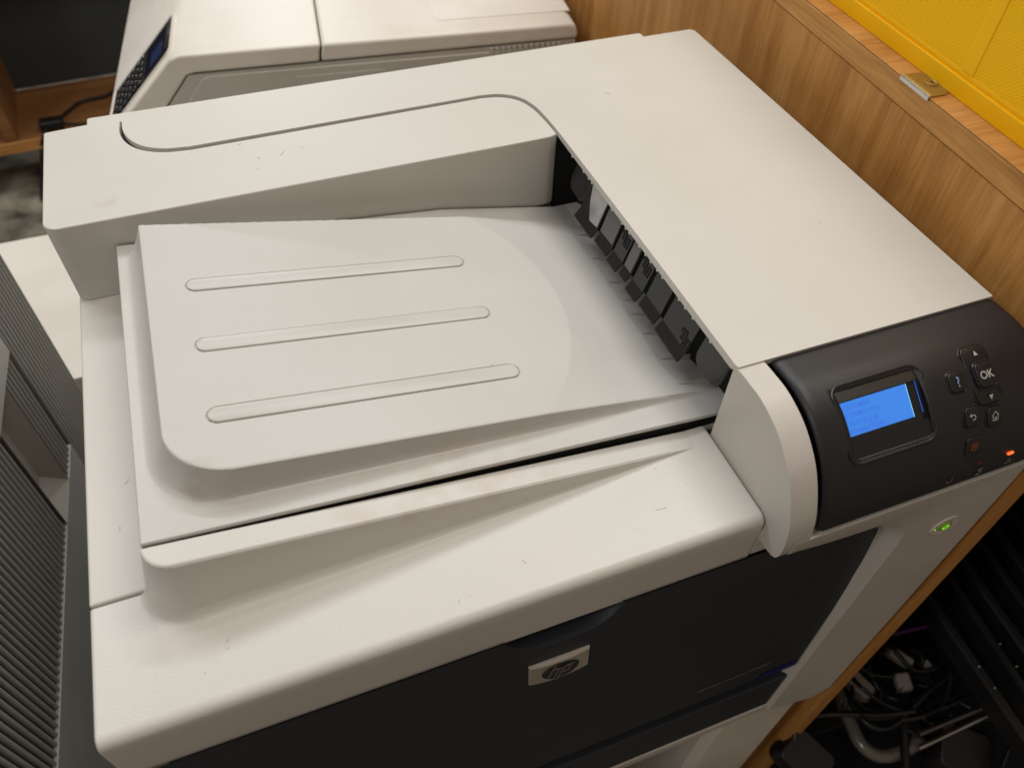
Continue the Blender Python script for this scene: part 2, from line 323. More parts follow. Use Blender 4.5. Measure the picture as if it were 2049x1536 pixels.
# back edge of the rail, small rounding
q = np.clip(rr - (.0694 - Y), 0, rr); Z = Z - (rr - np.sqrt(np.clip(rr * rr - q * q, 0, None))) * .5
Xf = np.vstack([np.full_like(xs, 0)[None] + xs[None]] * len(yy_front)); Yf = np.array([[a] * len(xs) for a, b in yy_front]); Zf = np.array([[b] * len(xs) for a, b in yy_front])
X = np.vstack([Xf, X]); Y = np.vstack([Yf, Y]); Z = np.vstack([Zf, Z])
X = np.vstack([X, X[-1:]]); Y = np.vstack([Y, Y[-1:]]); Z = np.vstack([Z, np.minimum(Z[-1:] - .0035, Z[-1:] * 0 - .062)])
X[:, 0] = 0; rbx = .0022
for side in (0, 1):
    dd = (X - 0) if side == 0 else (.3434 - X)
    q = np.clip(rbx - dd, 0, rbx); dr = rbx - np.sqrt(np.clip(rbx * rbx - q * q, 0, None))
    Z = Z - np.where(Z > -.0655, dr, 0); Y = Y + np.where(Z <= -.0600, dr * (Y < .0075), 0)
Xl = X[:, :1]; X = np.hstack([Xl, X, X[:, -1:]]); Y = np.hstack([Y[:, :1], Y, Y[:, -1:]]); Z = np.hstack([np.minimum(Z[:, :1], -.1005), Z, np.minimum(Z[:, -1:], -.1005)])
gridmesh('front_cover', X, Y, Z, COVW, PR)
box('front_cover_return', .3426, .3700, .0003, .0400, -.1003, -.0720, COVW, PR, .0015)

# --- control pod
prof_pts = [(.0600, -.0012), (.0560, -.0006), (.0480, -.0004), (.0366, -.0006), (.0195, -.0060), (.0042, -.0175), (-.0057, -.0310), (-.0135, -.0480), (-.0163, -.0620)]
PF = crom(prof_pts, 8)
def smooth_pf(P, it=6):
    P = [np.array(p) for p in P]
    for _ in range(it): P = [P[0]] + [(P[i - 1] + 2 * P[i] + P[i + 1]) / 4 for i in range(1, len(P) - 1)] + [P[-1]]
    return P
PF = smooth_pf(PF); SL = np.concatenate([[0], np.cumsum([np.linalg.norm(PF[i + 1] - PF[i]) for i in range(len(PF) - 1)])])
def pod(x, s, off=0.0):
    """point on the curved control panel: x across, s arc length from its top edge, off outwards"""
    s_ = min(max(s, 0), SL[-1] - 1e-6); i = int(np.searchsorted(SL, s_, side='right') - 1); i = min(max(i, 0), len(PF) - 2)
    tt = PF[i + 1] - PF[i]; tt = tt / np.linalg.norm(tt); j = min(i + 1, len(PF) - 2); t2 = PF[j + 1] - PF[j]; t2 = t2 / np.linalg.norm(t2)
    k = (s_ - SL[i]) / (SL[i + 1] - SL[i]); tm = tt * (1 - k) + t2 * k; tm /= np.linalg.norm(tm)
    n = np.array([tm[1], -tm[0]]); p = PF[i] + (PF[i + 1] - PF[i]) * k + tm * (s - s_) + n * off
    return (x, float(p[0]), float(p[1]))
if pod(0, .03, .01)[2] < pod(0, .03, 0)[2]:
    _pod = pod
    def pod(x, s, off=0.0): return _pod(x, s, -off)
CAMO = Vector(M.translation); CRM = Matrix(CR); FPX = 1581.384
def hit(u, v, off=0.0):
    """where a sight line meets the control panel surface -> (x, s)"""
    dr = CRM @ Vector(((u - 1024.5) / FPX, -(v - 768) / FPX, -1)); best = None
    for k in range(len(PF) - 1):
        a = pod(0, SL[k] + 1e-7, off); b = pod(0, SL[k + 1] - 1e-7, off)
        ex, ey = b[1] - a[1], b[2] - a[2]; den = dr.y * (-ey) + dr.z * ex
        if abs(den) < 1e-12: continue
        rx, ry = a[1] - CAMO.y, a[2] - CAMO.z
        tt = (rx * (-ey) + ry * ex) / den; w = (dr.y * ry - dr.z * rx) / (dr.y * (-ey) + dr.z * ex)
        w = -(dr.y * ry - dr.z * rx) / (dr.y * ey - dr.z * ex)
        if -.02 <= w <= 1.02 and tt > 0 and (best is None or tt < best[0]): best = (tt, CAMO.x + tt * dr.x, SL[k] + w * (SL[k + 1] - SL[k]))
    return best[1], best[2]
pp = [tuple(p) for p in PF]
cheek = pp + [(-.0164, -.0700), (-.0160, -.0740), (-.0145, -.0780), (-.0115, -.0803), (-.0060, -.0812), (.0625, -.0815), (.0625, -.0044), (.0600, -.0044)]
ch = prism('pod_side', cheek, .3440, .3605, PLAINW, None, 'x')
front = [(.352, -.0650), (.5155, -.0650), (.5155, -.4260), (.5000, -.4375), (.4463, -.4180)] + [(.4463, -.1180), (.4440, -.1050), (.4380, -.0960), (.4280, -.0900), (.4180, -.0875), (.3954, -.0862), (.3774, -.0845), (.3590, -.0815), (.352, -.0810)]
nf = len(front)
def floop(y, dx, dz):
    return [((a - dx) if 4 <= i <= 8 else a, y, b + (dz if i >= nf - 6 else 0) - (dx * .8 if 6 <= i <= 8 else 0)) for i, (a, b) in enumerate(front)]
fr = loft('pod_frame', [floop(-.0165, .0, .0062), floop(-.0150, .0012, .0024), floop(-.0092, .0072, -.0004), floop(-.0080, .0076, -.0010), floop(.0600, .0076, -.0010)], PLAINW, None)
md = ch.modifiers.new('u', 'BOOLEAN'); md.operation = 'UNION'; md.object = fr; md.solver = 'EXACT'
bpy.context.view_layer.update()
me = bpy.data.meshes.new_from_object(ch.evaluated_get(bpy.context.evaluated_depsgraph_get()))
bpy.data.objects.remove(ch); bpy.data.objects.remove(fr)
me.materials.clear(); ho = link('control_housing', me, PLAINW, PR, True, 35); bevel(ho, .0022, 4, 38)
# black liner behind the panel gap
def shifted(off, s0=0.0, s1=None, n=40):
    s1 = SL[-1] if s1 is None else s1
    return [pod(0, s0 + (s1 - s0) * i / n, off)[1:] for i in range(n + 1)]
prism('pod_liner', shifted(-.0160) + [(.058, -.0640), (.0600, -.0170)], .3602, .5150, VOID, PR, 'x')
box('right_lower_side', .4405, .5153, -.0030, .0690, -.415, -.0670, PLAINW, PR, .0005)

# --- the curved black control panel with a window cut for the display
xL, xR = .3648, .5172; s_top, s_bot = .0008, SL[-1] + .0010
bz_out = [hit(*q) for q in ((1668, 774), (1826, 724), (1884, 872), (1704, 940))]
hx0 = max(bz_out[0][0], bz_out[3][0]) + .0035; hx1 = min(bz_out[1][0], bz_out[2][0]) - .0035; hs0 = max(bz_out[0][1], bz_out[1][1]) + .0035; hs1 = min(bz_out[2][1], bz_out[3][1]) - .0035
PX0 = sum(q[0] for q in (bz_out[0], bz_out[3])) / 2; PX1 = sum(q[0] for q in (bz_out[1], bz_out[2])) / 2
PS0 = (bz_out[0][1] + bz_out[1][1]) / 2; PS1 = (bz_out[2][1] + bz_out[3][1]) / 2
PX0 -= .0025
hx0, hx1, hs0, hs1 = PX0 + .003, PX1 - .003, PS0 + .003, PS1 - .003
uu = np.unique(np.concatenate([np.linspace(xL, hx0, 6), np.linspace(hx0, hx1, 12), np.linspace(hx1, xR, 24)]))
vv = np.unique(np.concatenate([np.linspace(s_top, hs0, 12), np.linspace(hs0, hs1, 30), np.linspace(hs1, s_bot, 24)]))
X = np.zeros((len(vv), len(uu))); Y = X.copy(); Z = X.copy()
for i, s in enumerate(vv):
    for j, x in enumerate(uu):
        eb = min(s_bot - s, x - xL, xR - x); r = .0011; off = -.0004 - (r - math.sqrt(max(r * r - max(r - eb, 0) ** 2, 0)))
        rc_ = .010; xx = x
        if s > s_bot - rc_ and x < xL + rc_:
            pass
        X[i, j], Y[i, j], Z[i, j] = pod(xx, s, off)
UU, VV = np.meshgrid(uu, vv); cellx = np.zeros_like(X, bool)
cellx[:-1, :-1] = ~((UU[:-1, :-1] >= hx0 - 1e-6) & (UU[:-1, 1:] <= hx1 + 1e-6)[:, :] & (VV[:-1, :-1] >= hs0 - 1e-6) & (VV[1:, :-1] <= hs1 + 1e-6))
cellx[:-1, :-1] &= ~((VV[1:, :-1] > s_bot - .004) & (UU[:-1, :-1] < xL + .0035) & ((UU[:-1, 1:] - xL) + (s_bot - VV[1:, :-1]) < .004))
CPN = gridmesh('control_panel', X, Y, Z, BLK, PR, mask=cellx)
sd = CPN.modifiers.new('thickness', 'SOLIDIFY'); sd.thickness = .0025; sd.offset = 1
# bezel: rounded funnel down to the flat display
inner_px = [(1666, 806), (1835, 761), (1847, 840), (1690, 890)]
nrm = (Vector(pod(0, (PS0 + PS1) / 2, 1)) - Vector(pod(0, (PS0 + PS1) / 2, 0))).normalized()
ctr = Vector(pod((PX0 + PX1) / 2, (PS0 + PS1) / 2, -.0036)); tdir = Vector((0, nrm.z, -nrm.y))
if tdir.z > 0: tdir = -tdir
def onlcd(u, v, lift=0.0):
    dr = CRM @ Vector(((u - 1024.5) / FPX, -(v - 768) / FPX, -1)); c2 = ctr + nrm * lift; k = (c2 - CAMO).dot(nrm) / dr.dot(nrm); p = CAMO + dr * k - c2
    return p.x, p.dot(tdir)
def lcdpt(a, b, lift=0.0): p = ctr + nrm * lift + Vector((1, 0, 0)) * a + tdir * b; return tuple(p)
ic = [onlcd(*q) for q in inner_px]; ix0 = (ic[0][0] + ic[3][0]) / 2; ix1 = (ic[1][0] + ic[2][0]) / 2; is0 = (ic[0][1] + ic[1][1]) / 2; is1 = (ic[2][1] + ic[3][1]) / 2
ox, os_ = rrect(PX0, PX1, PS0, PS1, .0075, 8), None
inn = rrect(ix0, ix1, is0, is1, .0006, 8)
def scale_loop(d, off): return [pod(a, b, off) for a, b in rrect(PX0 + d, PX1 - d, PS0 + d, PS1 - d, max(.0075 - d, .002), 8)]
loft('display_bezel', [scale_loop(-.0004, -.0012), scale_loop(-.0002, .0002), scale_loop(.0005, .0004), scale_loop(.0012, -.0001), scale_loop(.0020, -.0012), [lcdpt(a, b, .0010) for a, b in inn], [lcdpt(a, b, -.0004) for a, b in inn]], BTN, CPN, cap=False, ang=28)
def lcdquad(name, q, lift, mat): return pm(name, [lcdpt(a, b, lift) for a, b in q], [(0, 1, 2, 3)], mat, CPN, False)
pm('display_glass', [lcdpt(a, b, 0) for a, b in ((ix0 - .001, is0 - .001), (ix1 + .001, is0 - .001), (ix1 + .001, is1 + .001), (ix0 - .001, is1 + .001))] + [lcdpt(a, b, -.002) for a, b in ((ix0 - .001, is0 - .001), (ix1 + .001, is0 - .001), (ix1 + .001, is1 + .001), (ix0 - .001, is1 + .001))],
   [(0, 1, 2, 3), (7, 6, 5, 4), (0, 4, 5, 1), (1, 5, 6, 2), (2, 6, 7, 3), (3, 7, 4, 0)], BTN, CPN, False)
sc = [onlcd(*q, .0003) for q in ((1671, 808), (1812, 766), (1827, 835), (1692, 877))]
lx0, lx1 = ix0 + .0006, (sc[1][0] + sc[2][0]) / 2; ls0, ls1 = is0 + .0006, (sc[2][1] + sc[3][1]) / 2
lcdquad('display_screen', [(lx0, ls0), (lx1, ls0), (lx1, ls1), (lx0, ls1)], .0003, LCD)
lcdquad('screen_edge', [(lx1, ls0), (lx1 + .0004, ls0), (lx1 + .0004, ls1), (lx1, ls1)], .0004, LCDE)
lcdquad('screen_edge', [(ix1 - .0007, is0 + .0005), (ix1 - .0003, is0 + .0005), (ix1 - .0003, ls1 - .001), (ix1 - .0007, ls1 - .001)], .0004, LCDT)
def lcd_text(body, a, b, size, m=LCDT):
    me = text_mesh(body, size, 0, 0, .00002)
    for v in me.vertices: v.co = Vector(lcdpt(a + v.co.x, b - v.co.y, .0005))
    me.materials.clear(); return link('screen_lettering', me, m, CPN, False)
LH = (ls1 - ls0); LWD = lx1 - lx0
lcd_text('CUSTOMER', lx0 + .0012, ls0 + LH * .24, LH * .21)
lcd_text('INFORMATION', lx0 + .0008, ls0 + LH * .47, LH * .20)
lcd_text('RETRIEVE JOB', lx0 + .0004, ls0 + LH * .72, LH * .21)
lcd_text('INFORMATION', lx0 + .0004, ls0 + LH * .95, LH * .21)

def button(name, x0, x1, s0, s1, r, h, mat=BTN, base=0.0, rim=True):
    def lp(d, off): return [pod(a, b, off) for a, b in rrect(x0 + d, x1 - d, s0 + d, s1 - d, max(r - d, .0005), 6)]
    o = loft(name, [lp(0, base - .0008), lp(0, base + h * .5), lp(.0002, base + h * .85), lp(.0006, base + h), ], mat, CPN, ang=50)
    if rim:
        loft('button_rim', [lp(-.0009, base - .0006), lp(-.0009, base + .00005), lp(-.0006, base + .00018), lp(-.0002, base - .0002)], RIM, CPN, cap=False, ang=60)
    return o
def bxs(*q):
    h = [hit(*p) for p in q]; return min(a for a, b in h), max(a for a, b in h), min(b for a, b in h), max(b for a, b in h)
def center(u, v): return hit(u, v, .001)
def btn_c(name, u, v, w, hgt, r, h, base=0.0, rim=True): x, s = hit(u, v, .0005); return button(name, x - w / 2, x + w / 2, s - hgt / 2, s + hgt / 2, r, h, BTN, base, rim), x, s
def sym_poly(name, x, s, pts, mat, off=.0012, th=.0):
    V = [pod(x + a, s - b, off) for a, b in pts]; return pm(name, V, [tuple(range(len(V)))], mat, CPN, False)
def sym_text(body, x, s, size, mat, off, bold=.0001):
    me = text_mesh(body, size, 0, 0, min(bold, .00012)); c = [v.co.copy() for v in me.vertices]; mx = (max(v.x for v in c) + min(v.x for v in c)) / 2; my = (max(v.y for v in c) + min(v.y for v in c)) / 2
    for v in me.vertices: v.co = Vector(pod(x + v.co.x - mx, s - (v.co.y - my), off))
    me.materials.clear(); return link('button_lettering', me, mat, CPN, False)
def ring(name, x, s, r0, r1, a0, a1, mat, off, n=24, ex=1.0):
    V = []; F = []
    for i in range(n + 1):
        a = radians(a0 + (a1 - a0) * i / n)
        for r in (r0, r1): V.append(pod(x + r * cos(a) * ex, s - r * sin(a), off))
    for i in range(n): F.append((2 * i, 2 * i + 1, 2 * i + 3, 2 * i + 2))
    return pm(name, V, F, mat, CPN, False)
def bar(name, x, s, a, b, w, mat, off):
    a = np.array(a); b = np.array(b); dd = b - a; n = np.array([-dd[1], dd[0]]); n = n / np.linalg.norm(n) * w / 2
    return sym_poly(name, x, s, [tuple(a - n), tuple(b - n), tuple(b + n), tuple(a + n)], mat, off)
# navigation rocker with up and down arrows, OK in its middle
rx, rs = hit(1967, 747, .0008)
_, ox_, os2 = btn_c('arrow_rocker', 1967, 747, .0170, .0330, .0042, .0011)
okb, okx, oks = btn_c('ok_button', 1970, 749, .0118, .0135, .0028, .0010, .0011)
sym_text('OK', okx, oks, .0060, SYM, .0023, .00025)
ux, us = hit(1950, 706, .0012); sym_poly('arrow_symbol', ux, us, [(-.0014, -.0014), (.0014, -.0014), (0, .0014)], SYM, .0013)
dx, ds = hit(1984, 794, .0012); sym_poly('arrow_symbol', dx, ds, [(-.0014, .0014), (0, -.0014), (.0014, .0014)], SYM, .0013)
_, x, s = btn_c('help_button', 1915, 764, .0098, .0108, .0024, .0010); sym_text('?', x, s, .0078, BLUESYM, .0016, .0001)
_, x, s = btn_c('back_button', 1946, 834, .0098, .0110, .0026, .0010)
ring('button_symbol', x + .0002, s + .0002, .0010, .0016, -120, 90, SYM, .0012); bar('button_symbol', x, s, (-.0012, .0011), (.0004, .0011), .0006, SYM, .00125); sym_poly('button_symbol', x, s, [(-.0026, .0011), (-.0010, .0023), (-.0010, -.0001)], SYM, .00122)
_, x, s = btn_c('home_button', 1990, 832, .0098, .0110, .0026, .0010)
for a, b in (((-.0024, .0004), (0, .0028)), ((0, .0028), (.0024, .0004)), ((-.0017, .0009), (-.0017, -.0022)), ((.0017, .0009), (.0017, -.0022)), ((-.0017, -.0022), (.0017, -.0022))): bar('button_symbol', x, s, a, b, .0005, SYM, .0012)
sym_poly('button_symbol', x, s, [(-.0006, -.002), (.0006, -.002), (.0006, -.0002), (-.0006, -.0002)], SYM, .00121)
_, x, s = btn_c('cancel_button', 1949, 893, .0105, .0110, .0018, .0005, 0, False)
ring('button_symbol', x, s, .0019, .0024, 0, 360, REDSYM, .0008, 30)
for q in (1, -1): bar('button_symbol', x, s, (-.0010, -.0010 * q), (.0010, .0010 * q), .0005, REDSYM, .0008)
# indicator lights and their symbols along the lower edge
x, s = hit(2022, 906); loft('attention_light', [[pod(a, b, o_) for a, b in rrect(x - .0022, x + .0022, s - .0008, s + .0008, .00075, 4)] for o_ in (-.0004, .0004)], ORG, CPN)
x, s = hit(2017, 921)
for a, b in (((-.0024, -.0016), (.0024, -.0016)), ((.0024, -.0016), (0, .0022)), ((0, .0022), (-.0024, -.0016)), ((0, .001), (0, -.0008))): bar('attention_symbol', x, s, a, b, .0004, DIMSYM, .0002)
x, s = hit(1960, 926); loft('dark_data_light', [[pod(a, b, o_) for a, b in rrect(x - .0024, x + .0024, s - .0008, s + .0008, .0007, 4)] for o_ in (-.0004, .0002)], plastic('dim_red_lens', (.10, .008, .006), .3), CPN)
x, s = hit(1959, 942)
for a, b in (((-.0016, .0020), (.0018, .0020)), ((-.0016, .0020), (-.0006, .0004)), ((-.0006, .0004), (.0016, .0004)), ((.0016, .0004), (.0006, -.0014)), ((.0006, -.0014), (-.0024, -.0020)), ((-.0024, -.0020), (.0004, -.0026))): bar('data_symbol', x, s, a, b, .0007, DIMSYM, .0002)
x, s = hit(1899, 961); ring('ready_symbol', x, s, .0016, .0021, 150, 400, DIMSYM, .0002)

# power button set in an oval dish on the white column
px_, pz_ = .4665, -.1130
def proj_y(u, v, y):
    dr = CRM @ Vector(((u - 1024.5) / FPX, -(v - 768) / FPX, -1)); k = (y - CAMO.y) / dr.y; p = CAMO + dr * k; return p.x, p.z
pc = proj_y(1889, 1050, -.0165); DISH = plastic('dish_white_plastic', (.66, .63, .57), .35, .05)
def oval(cx_, cz_, a, b, y, n=28, r=0): return [(cx_ + a * cos(2 * pi * i / n) * cos(r) - b * sin(2 * pi * i / n) * sin(r), y, cz_ + a * cos(2 * pi * i / n) * sin(r) + b * sin(2 * pi * i / n) * cos(r)) for i in range(n)]
loft('power_dish', [oval(pc[0], pc[1], .0105, .0095, -.0165), oval(pc[0], pc[1], .0102, .0092, -.0173), oval(pc[0], pc[1], .0085, .0075, -.0170), oval(pc[0], pc[1], .0052, .0046, -.0167)], DISH, PR, cap=False, ang=60)
pb = loft('power_button', [oval(pc[0], pc[1], .0050, .0044, -.0160), oval(pc[0], pc[1], .0050, .0044, -.0174), oval(pc[0], pc[1], .0042, .0036, -.0180)], plastic('power_translucent', (.30, .42, .10), .3), PR)
GV = []; GF = []
for i in range(21):
    a = radians(120 + 300 * i / 20)
    for r in (.0016, .0026): GV.append((pc[0] + r * cos(a), -.0182, pc[1] + r * sin(a)))
for i in range(20): GF.append((2 * i, 2 * i + 1, 2 * i + 3, 2 * i + 2))
k = len(GV); GV += [(pc[0] - .0004, -.0182, pc[1] + .0006), (pc[0] + .0004, -.0182, pc[1] + .0006), (pc[0] + .0004, -.0182, pc[1] + .0032), (pc[0] - .0004, -.0182, pc[1] + .0032)]; GF.append((k, k + 1, k + 2, k + 3))
pm('power_symbol', GV, GF, GRN, pb, False)
loft('power_light', [oval(pc[0] - .0070, pc[1] - .0012, .0005, .0004, -.0168, 12), oval(pc[0] - .0070, pc[1] - .0012, .0005, .0004, -.0174, 12)], GRN, PR)

# --- charcoal front door with finger recess, badge and model lettering
ZK = [.1015, .115, .15, .22, .30, .40]; YK = [-.0010, -.0050, -.0085, -.0115, -.0135, -.0140]
def dy(z): return np.interp(-np.asarray(z, float), ZK, YK)
def dys(z): return sum(dy(np.asarray(z) + o_) for o_ in (-.006, -.003, 0, .003, .006)) / 5
xg = np.unique(np.concatenate([np.linspace(.004, .186, 40), np.linspace(.186, .266, 200), np.linspace(.266, .440, 40)]))
zg = np.concatenate([np.linspace(-.0990, -.1180, 60), np.linspace(-.1185, -.3120, 120)])
X, Z = np.meshgrid(xg, zg); Y = dys(Z)
uu_ = (X - .2262) / .0350; dep = .0137 * np.clip(1 - np.abs(uu_) ** 3.2, 0, 1) ** .75 + .0005
below = (-.0995 - Z) / dep                      # 0 at the cover edge, 1 at the rim of the scoop
ins_ = np.clip((1.0 - below) * dep / .0018, 0, 1) * (np.abs(uu_) < 1)
Y = Y + .0150 * ins_ * ins_ * (3 - 2 * ins_)
curl = [(.0004, -.3128), (.0014, -.3136), (.0040, -.3160), (.0085, -.3200), (.0125, -.3225)]
for a, b in curl: X = np.vstack([X, X[-1:]]); Y = np.vstack([Y, np.full_like(Y[-1:], -.0136 + a)]); Z = np.vstack([Z, np.full_like(Z[-1:], b)])
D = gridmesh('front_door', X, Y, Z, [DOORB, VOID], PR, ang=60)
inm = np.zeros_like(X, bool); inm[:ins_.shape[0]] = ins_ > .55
D.data.polygons.foreach_set('material_index', (inm[:-1, :-1] & inm[1:, 1:]).astype(np.int32).ravel()); D.data.update()  # inner faces of the scoop go near-black, its shade put into the colour
box('door_backing', .004, .4390, .0240, .0690, -.40, -.1008, VOID, PR, 0)
box('door_gap_liner', .004, .4390, .0005, .0155, -.3400, -.3235, VOID, PR, 0)
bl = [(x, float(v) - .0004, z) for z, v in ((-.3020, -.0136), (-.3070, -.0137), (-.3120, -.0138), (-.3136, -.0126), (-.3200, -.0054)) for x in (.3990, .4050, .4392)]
pm('painted_blue_reflection', [(x + (.008 if (k % 3 == 0) else 0) * (1 - (k // 3) / 4), y, z) for k, (x, y, z) in enumerate(bl)], [(3 * r + c, 3 * r + c + 1, 3 * r + c + 4, 3 * r + c + 3) for r in range(4) for c in range(2)], BLUE_REFL, D)  # blue sheet painting the display's reflection on the door's lower lip
box('drawer_front', .004, .4420, -.0136, .0050, -.4050, -.3385, DOORB, PR, .0015)
box('drawer_trim', .000, .4500, -.0146, .0200, -.4195, -.4056, PLAINW, PR, .0015)
box('lower_body', .002, .5140, -.0030, .4100, -.4185, -.4010, PLAINW, PR, .001)
# badge
bx0, bx1, bz0, bz1 = .2038, .2412, -.1490, -.1288
loops = []
n = 14
def badge_loop(ins, y, bow):
    L_ = []
    for i in range(n + 1): tt = i / n; xx = bx0 + ins + (bx1 - bx0 - 2 * ins) * tt; L_.append((xx, y + float(dys(bz1 - ins)) - bow * (1 - (2 * tt - 1) ** 2), bz1 - ins))
    for i in range(n + 1): tt = 1 - i / n; xx = bx0 + ins + (bx1 - bx0 - 2 * ins) * tt; L_.append((xx, y + float(dys(bz0 + ins)) - bow * (1 - (2 * tt - 1) ** 2), bz0 + ins))
    return L_
BD = loft('maker_badge', [badge_loop(0, .0019, 0), badge_loop(0, -.0010, .0012), badge_loop(.0007, -.0018, .0014)], CHROME, D, ang=30)
def bpt(a, b, lift=0.0):
    xx = (bx0 + bx1) / 2 + a; tt = (xx - bx0) / (bx1 - bx0); zz_ = (bz0 + bz1) / 2 + b; k_ = (zz_ - bz0) / (bz1 - bz0); return (xx, float(dys(bz0)) * (1 - k_) + float(dys(bz1)) * k_ - .0018 - .0014 * (1 - (2 * tt - 1) ** 2) - lift, zz_)
def bpoly(name, pts, mat, lift, parent=None): return pm(name, [bpt(a, b, lift) for a, b in pts], [tuple(range(len(pts)))], mat, BD, False)
def bellipse(a, b, n=40): return [(a * cos(2 * pi * i / n), b * sin(2 * pi * i / n)) for i in range(n)]
bpoly('badge_oval', bellipse(.0122, .0090), SYM, .00015); bpoly('badge_oval', bellipse(.0117, .0085), BTN, .0003)
def slant(p): return (p[0] + p[1] * .36, p[1])
def stroke(p0, p1, w, mat=SYM, lift=.0005):
    a = np.array(slant(p0)); b = np.array(slant(p1)); 
    bpoly('badge_letter', [(a[0] - w / 2, a[1]), (a[0] + w / 2, a[1]), (b[0] + w / 2, b[1]), (b[0] - w / 2, b[1])], mat, lift)
def hbar(x0, x1, z, w, mat=SYM, lift=.0005):
    bpoly('badge_letter', [slant((x0, z - w / 2)), slant((x1, z - w / 2)), slant((x1, z + w / 2)), slant((x0, z + w / 2))], mat, lift)
GREYB = plastic('badge_letter_grey', (.05, .05, .05), .3, .05); LETB = plastic('badge_letter_edge', (.46, .44, .40), .3, .05, metal=.6)
for (p0, p1) in (((-.0055, -.0056), (-.0055, .0092)), ((-.0012, -.0056), (-.0012, .0030)), ((.0018, -.0092), (.0018, .0036)), ((.0062, -.0018), (.0062, .0036))):
    stroke(p0, p1, .0024, GREYB, .00045); stroke((p0[0] - .0010, p0[1]), (p1[0] - .0010, p1[1]), .0005, LETB, .0006)
hbar(-.0055, -.0004, .0030, .0010, LETB, .0006); hbar(.0012, .0070, .0036, .0009, LETB, .0006); hbar(.0018, .0062, -.0022, .0007, LETB, .0006)
me = text_mesh('HP Color LaserJet CP4025', .0062, .25, 0, .00001)
c = [v.co.x for v in me.vertices]; sw = (.4046 - .3422) / (max(c) - min(c))
for v in me.vertices: v.co = Vector((.3422 + (v.co.x - min(c)) * sw, -.0142, -.2818 + v.co.y * sw * .92 + (v.co.x - min(c)) * sw * .03))
me.materials.clear(); link('model_lettering', me, DIMSYM, D, False)

# --- exit flaps hanging below the panel edge
TILT = [0.0]
def fp(y, z, off=0.0):    # point on the hanging plane
    x = .3520 + (z + .010) * (.30 + TILT[0])
    return (x - off, y, z)
flaps = [(.2835, .2565, -.0330, 1), (.2590, .2300, -.0415, 0), (.2275, .2080, -.0408, 0), (.2060, .1910, -.0408, 0), (.1895, .1790, -.0398, 0), (.1762, .1610, -.0414, 0), (.1590, .1380, -.0408, 0), (.1352, .1045, -.0410, 0), (.0985, .0705, -.0330, 1)]
FLO = []
for i, (ya, yb_, zb, rd) in enumerate(flaps):
    ztop = -.0060; TILT[0] = (0, .015, -.02, .015, -.015, .02, -.015, .01, -.01)[i]; ya -= .0005; yb_ += .0005
    if rd: poly = [(ya, ztop), (yb_, ztop), (yb_, zb + .006), (yb_ + .002, zb + .002), (yb_ + .006, zb), (ya - .006, zb), (ya - .002, zb + .002), (ya, zb + .006)]; lp = [[fp(y, z, o_) for y, z in poly] for o_ in (-.0015, .0003)] + [[fp((ya + yb_) / 2 + (y - (ya + yb_) / 2) * .90, -.006 + (z + .006) * .93, .0009) for y, z in poly]]
    else:
        zr = zb + .0075
        prof = [(ztop, 0), (zr, 0), (zb + .001, .0030), (zb, .0026), (zb + .0005, .0010), (zr, -.0018), (ztop, -.0018)]
        lp = [[fp(y, z, o_) for z, o_ in prof] for y in (ya, yb_)]
    o = loft('exit_flap', lp, FLAP, PR, ang=20); bevel(o, .0007, 3, 25); FLO.append(o)
    if i in (1, 3, 5, 7):
        ym = ya - (ya - yb_) * (.30 if i != 7 else .72); zc = -.0185 if i != 7 else -.0270
        for a, b, c_, d_ in ((0, 0, .0016, .0070), (.0024, .0018, .0012, .0026), (-.0052, -.0028, .0016, .0070), (-.0030, -.0050, .0012, .0026)):
            loft('flap_slot', [[fp(ym + a + c_ * k1, zc + b + d_ / 2 * k2, o_) for k1, k2 in ((-1, -1), (1, -1), (1, 1), (-1, 1))] for o_ in (-.0002, .00035)], VOID, o)
            loft('slot_edge', [[fp(ym + a - c_ - .0004 + .0003 * k1, zc + b + d_ / 2 * k2, o_) for k1, k2 in ((-1, -1), (1, -1), (1, 1), (-1, 1))] for o_ in (-.0002, .0007)], FLAP, o)
TILT[0] = .015
pm('silver_film', [fp(.2560, -.0100, .0008), fp(.2310, -.0080, .0008), fp(.2310, -.0330, .0008), fp(.2420, -.0345, .0008), fp(.2495, -.0250, .0008)] + [fp(.2560, -.0100, .0002), fp(.2310, -.0080, .0002), fp(.2310, -.0330, .0002), fp(.2420, -.0345, .0002), fp(.2495, -.0250, .0002)],
   [(0, 1, 2, 3, 4), (9, 8, 7, 6, 5), (0, 5, 6, 1), (1, 6, 7, 2), (2, 7, 8, 3), (3, 8, 9, 4), (4, 9, 5, 0)], SILV, FLO[1], False)
FG = plastic('grey_felt_highlight', (.14, .135, .14), .5, .5, gscale=200)  # felt lightened to paint a second highlight on the flaps
TILT[0] = -.02
loft('felt_highlight_pad', [[fp(y, z, o_) for y, z in ((.2270, -.0080), (.2090, -.0080), (.2090, -.0320), (.2270, -.0330))] for o_ in (.0002, .0007)], FG, FLO[2])
TILT[0] = -.015
loft('felt_highlight_pad', [[fp(y, z, o_) for y, z in ((.1890, -.0140), (.1800, -.0140), (.1800, -.0330), (.1890, -.0330))] for o_ in (.0002, .0007)], FG, FLO[4])
box('exit_end_wall', .3425, .3765, .3040, .3062, -.0664, -.0044, VOID, PR, 0)
box('exit_back_wall', .3640, .3760, .0650, .3040, -.0664, -.0050, VOID, PR, 0)
prism('exit_roof', [(.3470, .3030), (.3640, .3030), (.3640, .0660), (.3470, .0660)], -.0060, -.0044, VOID, PR, 'z')
prism('panel_lip', [(.3442, .3000), (.3462, .3000), (.3462, .0640), (.3442, .0640)], -.0062, -.0043, WHITE, PR, 'z', .0003)
